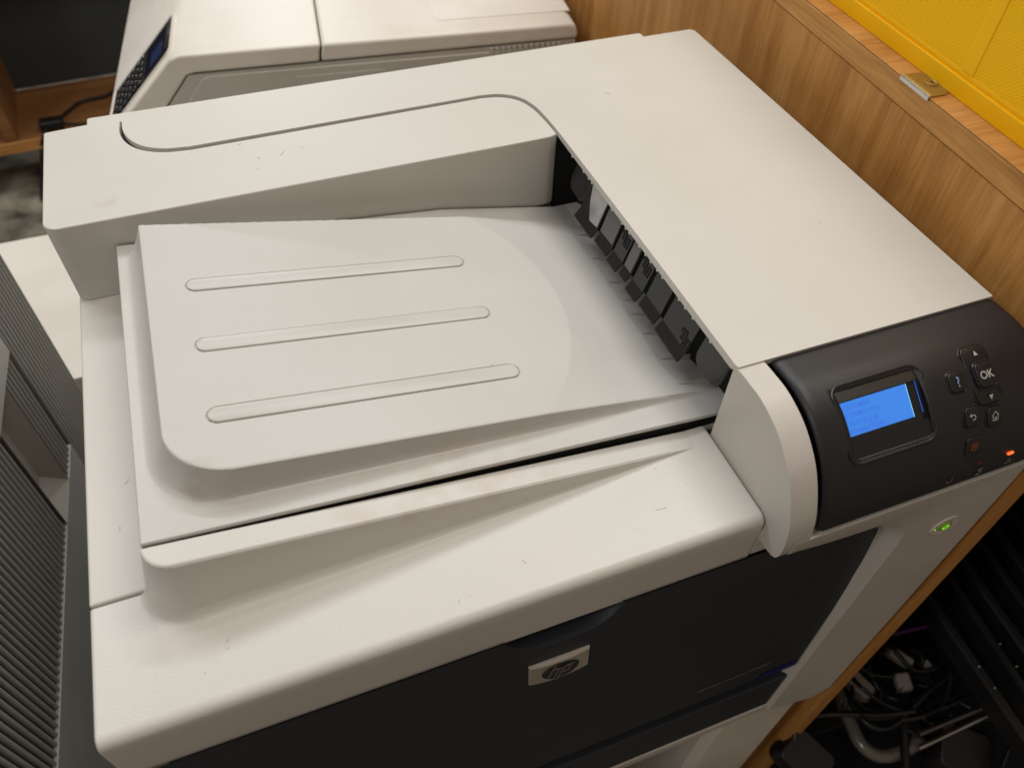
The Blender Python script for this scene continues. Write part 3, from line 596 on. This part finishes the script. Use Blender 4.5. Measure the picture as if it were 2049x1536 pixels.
NUB = bpy.data.meshes.new('lip_nub'); bm = bmesh.new(); bmesh.ops.create_uvsphere(bm, u_segments=8, v_segments=6, radius=.0010); bm.to_mesh(NUB); bm.free(); NUB.materials.append(WHITE)
for y in (.279, .2595, .2510, .2455, .2300, .2135, .1985, .1930, .1880, .1740, .1655, .1585, .1500, .1430, .1225, .1150, .1060, .0860):
    o = bpy.data.objects.new('lip_nub', NUB); COL.objects.link(o); o.parent = PR; o.location = (.3441, y, -.0060); o.scale = (.8, 1.0, .9)

# --- lint and hairs lying on the plastic
LV = []; LF = []
def hair(p, ang, ln, w=.00012, bend=.3):
    k0 = len(LV); n_ = 6; x, y, z = p; a = ang
    for i in range(n_ + 1):
        nx_, ny_ = -sin(a), cos(a); LV.append((x + nx_ * w, y + ny_ * w, z)); LV.append((x - nx_ * w, y - ny_ * w, z)); LV.append((x, y, z + w * 1.5))
        x += cos(a) * ln / n_; y += sin(a) * ln / n_; a += bend / n_
    for i in range(n_):
        b = k0 + 3 * i; LF.extend([(b, b + 3, b + 5, b + 2), (b + 1, b + 2, b + 5, b + 4)])
for p, a, l, be in [((.150, .337, -.0011), .6, .009, .9), ((.135, .340, -.0011), -1.2, .005, .2), ((.165, .344, -.0011), -.9, .006, -.5), ((.398, .342, .0001), -.7, .006, .1), ((.405, .150, .0001), .3, .0012, 0), ((.288, .0262, zf + .0001), -.3, .009, .5), 
                    ((.300, .050, zf + .001), .5, .003, .2), ((.060, .030, zf + .0001), .4, .004, 1.4), ((.21, .020, zf + .0001), 2.0, .004, .3), ((.020, .140, -.0599), .2, .005, 1.6), ((.016, .110, -.0599), 1.2, .004, .6)]: hair(p, a, l * .75, .00007, be)
for i in range(10):
    q = random.random(); 
    if q < .35: p = (random.uniform(.01, .34), random.uniform(.012, .034), zf + .0001)
    elif q < .55: x = random.uniform(.09, .26); y = random.uniform(.11, .27); p = (x, y, tz(x, y) + .0002)
    elif q < .75: p = (random.uniform(.01, .3), random.uniform(.31, .36), -.0011)
    elif q < .9: p = (random.uniform(.35, .51), random.uniform(.07, .41), .0001)
    else: p = (random.uniform(.004, .03), random.uniform(.08, .27), -.0599)
    hair(p, random.uniform(0, 6.28), random.uniform(.0006, .0024), .00007, random.uniform(-1, 1))
lo = pm('dust_and_lint', LV, LF, LINT, None, False, fix=False); lo['kind'] = 'stuff'; lo['label'] = 'fine brown dust, short hairs and lint scattered on the white plastic top of the printer'; lo['category'] = 'dust'

# ================================================================== stand leg under the printer
SB = thing('printer_stand', 'white stand whose flat leg shows below the lower right front of the big printer', 'stand', (0, 0, -.80))
def rel(o, parent):
    for ob in (o if isinstance(o, list) else [o]): ob.location = tuple(-c for c in parent.location)
    return o
rel(loft('leg', [[(.4090, -.0105, z), (.4920, -.0105, z), (.5000, -.0020, z), (.5000, .0800, z), (.3950, .0800, z), (.3960, -.0040, z)] for z in (-.80, -.4200)], BACKW, SB, ang=15), SB)
rel(box('leg', .03, .10, .30, .38, -.80, -.4200, BACKW, SB), SB)

# ================================================================== wooden cabinet on the right
A = radians(3.5)
CB = thing('wooden_cabinet', 'oak veneer cabinet with a side panel running along the right of the printer', 'cabinet', (.530, -.0127, -.80), -A)
def Bx(name, x0, x1, y0, y1, z0, z1, mat, bev=.0008): return box(name, x0, x1, y0, y1, z0 + .80, z1 + .80, mat, CB, bev)
Bx('side_panel', 0, .020, .0, 1.60, -.80, .0395, BOARD)
Bx('top_rail', -.0008, .020, .0, 1.60, .0404, .0560, RAILW, .0004)
Bx('top_board', -.0004, .50, .0, 1.60, .0563, .0575, TOPW, .0004)
Bx('top_core', .0205, .50, .0, 1.60, .0400, .0561, RAILW, .0004)
Bx('back_panel', .021, .50, .62, .64, -.80, .0395, VOID)  # cabinet inside painted near-black in place of its shade
Bx('panel_shade_sheet', .0205, .0225, .004, .61, -.80, .0395, VOID)  # thin black sheet added to paint the side panel's outer face as shaded
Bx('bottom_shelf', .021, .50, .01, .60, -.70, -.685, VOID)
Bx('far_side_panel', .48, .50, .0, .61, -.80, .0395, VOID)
WB = tag(rel(box('wooden_board', .30, .52, .10, .118, -.80, -.60, SHELFW), type('o', (), {'location': (0, 0, 0)})()), 'brown wooden board on the floor behind the white stand leg', 'board')
# lock plate on its top edge
def cab(u, v, z):
    dr = CRM @ Vector(((u - 1024.5) / FPX, -(v - 768) / FPX, -1)); k = (z - CAMO.z) / dr.z; p = CAMO + dr * k; q = p - Vector((.530, -.0127, 0)); return (q.x * cos(A) - q.y * sin(A), q.x * sin(A) + q.y * cos(A))
lc0 = cab(1805, 152, .0575); lc1 = cab(1855, 197, .0575)
ya_, yb2 = lc0[1], lc1[1]; ym = (ya_ + yb2) / 2; hw_ = abs(ya_ - yb2) / 2
pl_ = [(.0005, ym - hw_), (.010, ym - hw_)] + [(.010 + .0085 * sin(radians(t_)), ym - hw_ * cos(radians(t_))) for t_ in range(15, 180, 15)] + [(.010, ym + hw_), (.0005, ym + hw_)]
LP = prism('lock_plate', pl_, .8576, .8584, BRASS, CB, 'z', .0002)
prism('lock_strip', [(-.0016, .8550), (-.0021, .8568), (-.0017, .8585), (.0003, .8592), (.0018, .8588), (.0018, .8577), (-.0006, .8577), (-.0010, .8556)], 0, 1, STEEL, LP, 'y')
ls = [o for o in bpy.data.objects if o.name.startswith('lock_strip')][0]
for v in ls.data.vertices: v.co.y = ym - hw_ + v.co.y * 2 * hw_
cyl = [[(.0105 + r * cos(2 * pi * i / 24), ym + r * sin(2 * pi * i / 24), z) for i in range(24)] for r, z in ((.0044, .8583), (.0044, .8590), (.0036, .8593), (.0028, .8589), (.0018, .8590), (.0016, .8594))]
loft('lock_cylinder', cyl, BRASS, LP, ang=25)
loft('keyhole', [[(.0105 + a, ym + b, z) for a, b in ((-.0008, -.0005), (.0008, -.0005), (.0008, .0005), (-.0008, .0005))] for z in (.8590, .8597)], VOID, LP)

# ================================================================== yellow crate on the cabinet
YA = radians(3.0)
YC = thing('yellow_crate', 'bright yellow plastic crate with dimpled wall panels standing on the wooden cabinet', 'crate', (.5542, .1000, .0576), -YA)
YT = bpy.data.materials.new('yellow_dimpled_plastic'); t_, N, L = nt(YT); b = N['Principled BSDF']; b.inputs['Base Color'].default_value = (1.0, .57, .002, 1); b.inputs['Specular IOR Level'].default_value = .22; b.inputs['Roughness'].default_value = .42
tc = N.new('ShaderNodeTexCoord'); sp = N.new('ShaderNodeSeparateXYZ'); L.new(tc.outputs['Object'], sp.inputs[0]); outs = []
for k_, sg in ((0, 1), (1, 2)):
    m1 = N.new('ShaderNodeMath'); m1.operation = 'MULTIPLY'; m1.inputs[1].default_value = 2 * pi / .0030; L.new(sp.outputs[sg], m1.inputs[0])
    m2 = N.new('ShaderNodeMath'); m2.operation = 'SINE'; L.new(m1.outputs[0], m2.inputs[0]); outs.append(m2)
mm = N.new('ShaderNodeMath'); mm.operation = 'MULTIPLY'; L.new(outs[0].outputs[0], mm.inputs[0]); L.new(outs[1].outputs[0], mm.inputs[1])
ab = N.new('ShaderNodeMath'); ab.operation = 'MAXIMUM'; ab.inputs[1].default_value = 0; L.new(mm.outputs[0], ab.inputs[0])
bp = N.new('ShaderNodeBump'); bp.inputs['Strength'].default_value = .45; bp.inputs['Distance'].default_value = .0007; L.new(ab.outputs[0], bp.inputs['Height']); L.new(bp.outputs['Normal'], b.inputs['Normal'])
box('crate_wall', .0006, .004, -.10, .62, .004, .115, YT, YC, 0)
box('crate_base', .0, .36, -.10, .62, .0, .0095, YEL, YC, .001)
def ybar(n_, y0, y1, z0, z1, d=.0012): box(n_, -d, .003, y0, y1, z0, z1, YEL, YC, .0005)
ybar('crate_rail', -.10, .62, .0000, .0115, .0014)
box('crate_rail', .0002, .003, -.10, .62, .0125, .0150, YEL, YC, .0003)
for y in (-.075, .070, .2300, .390, .550): ybar('crate_rib', y, y + .0100, .0150, .110, .0000)
ybar('crate_rail', -.10, .62, .110, .125, .002)
box('crate_wall', .356, .360, -.10, .62, .0095, .125, YEL, YC); box('crate_wall', .004, .356, .616, .620, .0095, .125, YEL, YC); box('crate_wall', .004, .356, -.100, -.096, .0095, .125, YEL, YC)

# ================================================================== white office printer behind
BA = math.atan2(-.13213, .99123)
BP = thing('white_office_printer', 'white office printer with a tilted keypad and small screen behind the large one', 'printer', (.0967, .7554, -.80), BA)
zt = .68
DEP = .42
# outline in local x-z, drawn clockwise from the top left
bodyp = [(-.0104, zt)] + [(.4300, zt)]
shell = [(-.0090, zt), (.4420, zt)] + [(.4420 + .010 * sin(radians(a)), zt - .010 + .010 * cos(radians(a))) for a in (30, 60, 90)] + [(.4520, zt - .0180), (.1400, zt - .0205), (.0020, zt - .0215), (-.0060, zt - .0240), (-.0500, zt - .0560 - .020), (-.0700, zt - .100), (-.0900, zt - .097), (-.1080, zt - .0990), (-.1120, zt - .0950)] + [(-.0160, zt - .0030)]
def rb_prism(name, poly, y0, y1, mat, bev, parent=BP): return prism(name, poly, y0, y1, mat, parent, 'y', bev, 4)
lid_left = [(-.0080, zt), (.1468, zt), (.1440, zt - .0100), (.1425, zt - .0202), (.0030, zt - .0212), (-.0060, zt - .0240), (-.0800, zt - .1060), (-.1200, zt - .1050), (-.1200, zt - .0990), (-.0200, zt - .0040)]
rb_prism('left_cover', lid_left, 0, DEP, BACKW, .0035)
lid_right = [(.1484, zt), (.4420, zt), (.4490, zt - .0040), (.4520, zt - .0120), (.4516, zt - .0180), (.1443, zt - .0202), (.1456, zt - .0100)]
rb_prism('right_cover', lid_right, 0, DEP, BACKW, .0035)
side = [(.4500, zt - .0195), (.4500, .02), (-.1000, .02), (-.1000, zt - .13), (-.0690, zt - .0960), (-.0040, zt - .0240)]
rb_prism('grey_side', side, .0015, DEP - .002, BACKG, .001)
rb_prism('side_door', [(.4400, zt - .0260), (.4400, .06), (-.0500, .06), (-.0500, zt - .12), (-.0130, zt - .0560), (.0080, zt - .0310), (.0160, zt - .0262)], -.0006, .0030, BACKG, .0010)
rb_prism('side_hatch', rrect(.112, .216, zt - .09, zt - .0350, .004), -.0012, .0010, BACKG, .0006)
rb_prism('front_face', [(-.0800, .02), (-.0800, zt - .105), (-.1200, zt - .103), (-.1500, zt - .30), (-.1500, .02)], .0, DEP, BACKW, .006)
for i in range(13):
    x = .3430 + i * .0070; rb_prism('vent_rib', [(x, zt - .0205), (x + .0040, zt - .0205), (x + .0040, zt - .055), (x, zt - .055)], -.0022, .0014, BACKG, .0004)
# seams and lid plate on its top
def rtop(name, poly, z0, z1, mat, bev=.0006): return prism(name, poly, z0, z1, mat, BP, 'z', bev)
rtop('lid_plate', [(.2880, .0350), (.2835, .0420), (.2835, .36), (.4520 - .002, .36), (.4505, .0350)], zt - .001, zt + .0009, BACKW)
box('seam_liner', .1440, .1500, .002, DEP - .002, zt - .019, zt - .0040, VOID, BP, 0)
# sloping keypad deck: frame, keypad keys, little screen
e0 = Vector((-.0140, 0, zt - .0022)); e1 = Vector((-.1150, 0, zt - .0990)); ed = (e1 - e0).normalized(); en = Vector((ed.z, 0, -ed.x));
if en.z < 0: en = -en
def deck(a, y, off=0.0): p = e0 + ed * a + en * off; return (p.x, y, p.z)
def dbox(name, a0, a1, y0, y1, o0, o1, mat, bev=.0006):
    lp = [[deck(a, y, o_) for a, y in rrect(a0, a1, y0, y1, min(.004, (a1 - a0) * .3, (y1 - y0) * .3), 3)] for o_ in (o0, o1)]
    o = loft(name, lp, mat, DK if DK else BP)
    if bev: bevel(o, bev, 2)
    return o
DK = None
DK = dbox('keypad_deck', .006, .134, .022, .112, -.002, .0036, BLK, .0006)
dbox('keypad_screen', .010, .058, .034, .104, .0036, .0042, plastic('dark_glass_screen', (.012, .015, .03), .12, .02))
dbox('screen_picture', .022, .046, .040, .075, .0042, .0044, plastic('dim_blue_screen', (.02, .04, .12), .2, .02), 0)
dbox('screen_frame', .010, .014, .034, .104, .0042, .0050, RIM, 0)
KM = plastic('keypad_key_black', (.02, .02, .022), .22, .05)
for i in range(6):
    for j in range(5): dbox('keypad_key', .064 + i * .0108, .0715 + i * .0108, .030 + j * .0150, .0400 + j * .0150, .0036, .0062, KM, .0008)
lp = []
for d_, o_ in ((0, -.001), (0, .0044), (.0026, .0044), (.0030, .0034)): lp.append([deck(a, y, o_) for a, y in rrect(.002 + d_, .138 - d_, .018 + d_, .116 - d_, .009, 5)])
loft('keypad_frame', lp, BACKW, BP, cap=False, ang=40)

# ================================================================== grey louvred machine and white table, left
GA = radians(2.3)
GM = thing('grey_louvred_machine', 'tall grey machine side with vertical louvres and a slot handle at the left edge', 'machine', (-.0990, .5250, -.80), -GA)
def GX(name, x0, x1, y0, y1, z0, z1, mat, bev=.0006): return box(name, x0, x1, y0, y1, z0 + .80, z1 + .80, mat, GM, bev)
YH0, YH1 = -.1420, -.1930       # slot handle, in local y (far, near)
GX('machine_body', -.40, -.016, -1.00, -.0002, -.80, -.05, GREYS)
def face(y0, y1, z0, z1, nm='smooth_panel', x=0): return GX(nm, -.0155, x, y0, y1, z0, z1, GREYS, .0004)
face(-1.00, -.098, -.800, -.3302); face(-1.00, -.098, -.1975, -.05); GX('louvre_backing', -.0155, -.0034, -.0976, -.0002, -.80, -.05, GREYB2)
GX('louvre_backing', -.0155, -.0034, YH0 + .0001, -.0981, -.3300, -.1977, GREYB2); GX('louvre_backing', -.0155, -.0034, -1.0, YH1 - .0001, -.3300, -.1977, GREYB2)
LM = None
def rib_mesh(z0, z1):
    poly = [(-.0036, -.0019), (-.0016, -.0016), (-.0008, -.0004), (-.0010, .0006), (-.0036, .0016)]
    o = prism('louvre', poly, z0, z1, GREYV, GM, 'z', 0, ang=25); return o
pitch = .0072
proto = None; proto2 = None; y = -.0045; k_ = 0
while y > -.62:
    long_ = y > -.0970
    if not (YH1 - .0018 < y < YH0 + .0018) and not (-.0962 > y > -.0992):
        if long_:
            if proto is None: proto = rib_mesh(0, .74); proto.location = (0, y, .01)
            else: c = proto.copy(); COL.objects.link(c); c.parent = GM; c.location = (0, y, .01)
        else:
            if proto2 is None: proto2 = rib_mesh(0, .1318); proto2.location = (0, y, .4702)
            else: c = proto2.copy(); COL.objects.link(c); c.parent = GM; c.location = (0, y, .4702)
    y -= pitch
# slot handle
z0, z1 = .4700, .6023
sl = [[(.0, YH0, z0), (.0, YH1, z0), (.0, YH1, z1), (.0, YH0, z1)], [(-.0150, YH0 - .012, z0 + .028), (-.0150, YH1 + .010, z0 + .020), (-.0150, YH1 + .010, z1 - .006), (-.0150, YH0 - .012, z1 - .006)]]
V = sl[0] + sl[1]; HS = pm('slot_handle', V, [(0, 1, 5, 4), (1, 2, 6, 5), (2, 3, 7, 6), (3, 0, 4, 7), (4, 5, 6, 7)], GREYL, GM, False)
# white table top beyond it
WT = thing('white_table', 'plain white table top seen between the grey machine and the large printer', 'table', (-.20, .60, -.80))
rel(box('table_top', -.40, .25, .548, .8257, -.390, -.360, BACKW, WT, .001), WT)
for a, b in ((-.37, .57), (.22, .57), (-.37, .80), (.22, .80)): rel(box('leg', a - .015, a + .015, b - .015, b + .015, -.80, -.3905, BACKW, WT), WT)

# ================================================================== low wooden shelf unit far left, with cable
SU = thing('wooden_shelf_unit', 'low brown shelf unit with dark back panel in the far upper left corner', 'shelf', (-.30, 1.665, -.80), radians(2.5))
def SX(name, x0, x1, y0, y1, z0, z1, mat): return box(name, x0, x1, y0, y1, z0 + .80, z1 + .80, mat, SU, .001)
SX('bottom_board', -.50, .60, .0, .235, -.705, -.682, SHELFW); SX('front_edging', -.50, .60, -.004, -.0003, -.706, -.681, TOPW)
SX('back_panel', -.50, .60, .2355, .25, -.68, -.20, DARKG); SX('side_panel', -.048, -.024, .004, .235, -.6815, -.20, SHELFW); SX('top_board', -.50, .60, .02, .235, -.20, -.178, TOPW)
for x in (.050, .45):
    c_ = [[(x + .012 * cos(2 * pi * i / 16), .035 + .012 * sin(2 * pi * i / 16), z) for i in range(16)] for z in (0, .094)]; loft('leg', c_, STEEL, SU)
def far(u, v, z):
    dr = CRM @ Vector(((u - 1024.5) / FPX, -(v - 768) / FPX, -1)); k = (z - CAMO.z) / dr.z; return tuple(CAMO + dr * k)
CC = thing('power_cable', 'thin black power cable with a plug block on the far left shelf', 'cable', far(100, 245, -.68))
rel(tube('cord', [far(250, 165, -.672), far(215, 190, -.674), far(160, 205, -.676), far(118, 238, -.676), far(100, 246, -.674)], .0035, CABLE, CC), CC)
rel(tube('cord', [far(100, 246, -.674), far(92, 262, -.674), far(84, 285, -.69), far(83, 330, -.76), far(83, 400, -.79)], .0035, CABLE, CC), CC)
rel(tube('cord', [far(104, 244, -.674), far(140, 248, -.676), far(190, 247, -.676)], .0025, CABLE, CC), CC)
a = Vector(far(100, 246, -.668)); rel(box('plug_block', a.x - .022, a.x + .026, a.y - .014, a.y + .014, -.6815, -.660, CABLE, CC, .003), CC)

# ================================================================== dark clutter at lower right
def at(u, v, z): return far(u, v, z)
RK = thing('black_ribbed_case', 'black plastic case with long raised ridges in the lower right corner', 'case', (.95, 0, -.80))
rel(box('case_body', .800, 1.30, -.45, .0, -.80, -.560, BLK, RK, .004), RK)
RAILB = plastic('satin_black_rail', (.014, .014, .015), .38, .1)
for a, b, w_ in (((1838, 1160), (2075, 1500), .0055), ((1880, 1120), (2085, 1425), .0045), ((1905, 1085), (2090, 1345), .0060), ((1950, 1065), (2090, 1255), .0050), ((1985, 1040), (2090, 1185), .0060), ((2010, 1000), (2095, 1110), .0050)):
    p0 = Vector(at(a[0], a[1], -.53)); p1 = Vector(at(b[0], b[1], -.53)); dd = (p1 - p0).normalized(); p0 = p0 - dd * .08; sd_ = Vector((dd.y, -dd.x, 0)) * w_
    o = loft('case_ridge', [[tuple(p + sd_ * k1 + Vector((0, 0, k2))) for k1, k2 in ((-1, -.03), (1, -.03), (1, -.003), (.6, .0), (-.6, 0), (-1, -.003))] for p in (p0, p1)], RAILB, RK, ang=25); rel(o, RK)
for u, v in ((1959, 1332), (1990, 1375), (2001, 1287), (2034, 1332)):
    p = Vector(at(u, v, -.5285)); o = loft('case_glint_dot', [[(p.x + r * cos(2 * pi * i / 10), p.y + r * sin(2 * pi * i / 10), p.z + h) for i in range(10)] for r, h in ((.0012, -.002), (.0012, .0004), (.0006, .0008))], STEEL, RK, ang=60); rel(o, RK)  # small steel dots added as glints on the ridges
MK = thing('cardboard_mat', 'dark mat on the floor under the tangled cables', 'mat', (.70, 0, -.80)); rel(box('mat_sheet', .556, .795, -.30, .30, -.7995, -.785, BLK, MK, .002), MK)
TB = tag(tube('clear_hose', [at(1672, 1375, -.63), at(1700, 1440, -.63), at(1725, 1490, -.63), at(1765, 1512, -.63), at(1815, 1498, -.63), at(1838, 1478, -.63)], .0075, TUBEM, None, 14), 'thick milky clear hose bent round beside the cables at the lower right', 'hose')
def rod(name, a, b, r, m, lab, cat, gp=None): return tag(tube(name, [a, tuple((Vector(a) + Vector(b)) / 2), b], r, m, None, 12), lab, cat, gp)
rod('steel_rod', at(1838, 1468, -.62), at(1988, 1407, -.62), .0035, plastic('dull_steel', (.20, .19, .18), .3, .05, metal=.9), 'upper of two thin metal rods running from the clear hose', 'rod')
rod('steel_rod', at(1838, 1496, -.62), at(1992, 1424, -.62), .0030, STEEL, 'lower and brighter of two thin metal rods running from the clear hose', 'rod')
cabs = [([(1590, 1478), (1598, 1448), (1640, 1430), (1700, 1428), (1760, 1430), (1830, 1422)], 'black cable arching leftwards from the wooden side to the tangle'),
        ([(1700, 1350), (1730, 1380), (1775, 1410), (1830, 1425)], 'black cable falling diagonally into the tangle beside the cabinet edge'),
        ([(1812, 1270), (1822, 1320), (1815, 1380), (1808, 1430), (1812, 1536)], 'thickest upright black cable in the middle of the tangle'),
        ([(1850, 1290), (1858, 1350), (1850, 1400), (1835, 1450)], 'black cable right of the thickest upright one'),
        ([(1880, 1300), (1900, 1340), (1890, 1400), (1850, 1430), (1800, 1440)], 'black cable looping over the white connectors'),
        ([(1840, 1430), (1900, 1410), (1960, 1380)], 'thin black cable reaching right towards the ribbed case'),
        ([(2018, 1450), (2020, 1490), (2005, 1536)], 'thin black cable hanging at the bottom right corner'),
        ([(1760, 1300), (1740, 1330), (1760, 1380), (1800, 1400), (1850, 1395)], 'black cable curling round the white connector'),
        ([(1700, 1400), (1740, 1450), (1790, 1450), (1860, 1380), (1930, 1330)], 'long black cable crossing the whole tangle'),
        ([(1905, 1280), (1880, 1330), (1830, 1340), (1790, 1300), (1770, 1270)], 'black cable looped along the top of the tangle')]
for i, (pts, lab) in enumerate(cabs):
    zz = -.60 - .012 * (i % 4); tag(tube('loose_cable', [at(u, v, zz + .006 * (k % 2)) for k, (u, v) in enumerate(pts)], .0050 if i == 2 else random.uniform(.0022, .0034), CABLE, None), lab, 'cable', 'cables tangled beside the cabinet')
random.seed(11)
near = ['over the white connectors', 'behind the white connectors', 'under the metal rods', 'above the clear hose', 'across the clear hose', 'beside the ribbed case', 'under the purple cable', 'next to the cabinet edge', 'in the middle of the heap', 'at the right of the heap']
for i in range(10):
    cu, cv = random.uniform(1740, 1880), random.uniform(1310, 1440); r1, r2_ = random.uniform(30, 75), random.uniform(20, 55); a0 = random.uniform(0, 6.28); n_ = 6
    pts = [at(cu + r1 * cos(a0 + k * .75) * (1 + .1 * k / n_), cv + r2_ * sin(a0 + k * .75), -.635 + .006 * (i % 4) + .005 * (k % 2)) for k in range(n_)]
    tag(tube('loose_cable', pts, random.uniform(.0016, .0028), CABLE, None), 'thin black coiled cable ' + near[i], 'cable', 'cables tangled beside the cabinet')
tag(tube('purple_cable', [at(1785, 1268, -.60), at(1820, 1260, -.60), at(1862, 1250, -.60)], .0026, PURP), 'thin purple cable at the top of the cable tangle', 'cable')
def lump(name, u, v, z, w, l, h, rz, mat, lab, cat):
    p = at(u, v, z); poly = rrect(-w / 2, w / 2, -l / 2, l / 2, min(w, l) * .2, 3)
    lp = [[(a * k, b * k, zz) for a, b in poly] for k, zz in ((1, 0), (1, h * .6), (.82, h))]; o = loft(name, lp, mat, None); bevel(o, .001, 2); o.location = p; o.rotation_euler = (radians(12), radians(-15), rz); return tag(o, lab, cat)
CONN = plastic('off_white_connector', (.24, .21, .175), .4, .1)
lump('white_connector', 1795, 1315, -.62, .014, .034, .012, .6, CONN, 'off-white connector, uppermost of the pale pieces in the cable tangle', 'connector')
lump('white_connector', 1805, 1365, -.62, .018, .022, .012, -.3, CONN, 'off-white connector directly below the uppermost one in the tangle', 'connector')
lump('pale_plug', 1704, 1362, -.64, .022, .050, .018, .35, CONN, 'pale plug lying close to the wooden cabinet edge', 'plug')
lump('white_tag', 1850, 1330, -.63, .010, .012, .010, .2, CONN, 'small white tag in the right part of the cable tangle', 'tag')
lump('power_adapter', 1600, 1512, -.64, .050, .060, .030, .4, CABLE, 'black power adapter at the foot of the wooden cabinet edge', 'adapter')
lump('black_adapter_block', 1900, 1500, -.66, .060, .070, .030, .9, CABLE, 'black block lying under the two metal rods', 'adapter')

# ================================================================== floor and room shell
fl = box('floor', -6, 6, -4, 8, -.90, -.80, FLOORM, None, 0); struct(fl)
wl = box('wall', -6, 6, 6.5, 6.6, -.80, 2.2, plastic('painted_wall', (.55, .50, .42), .8, .1), None, 0); struct(wl)
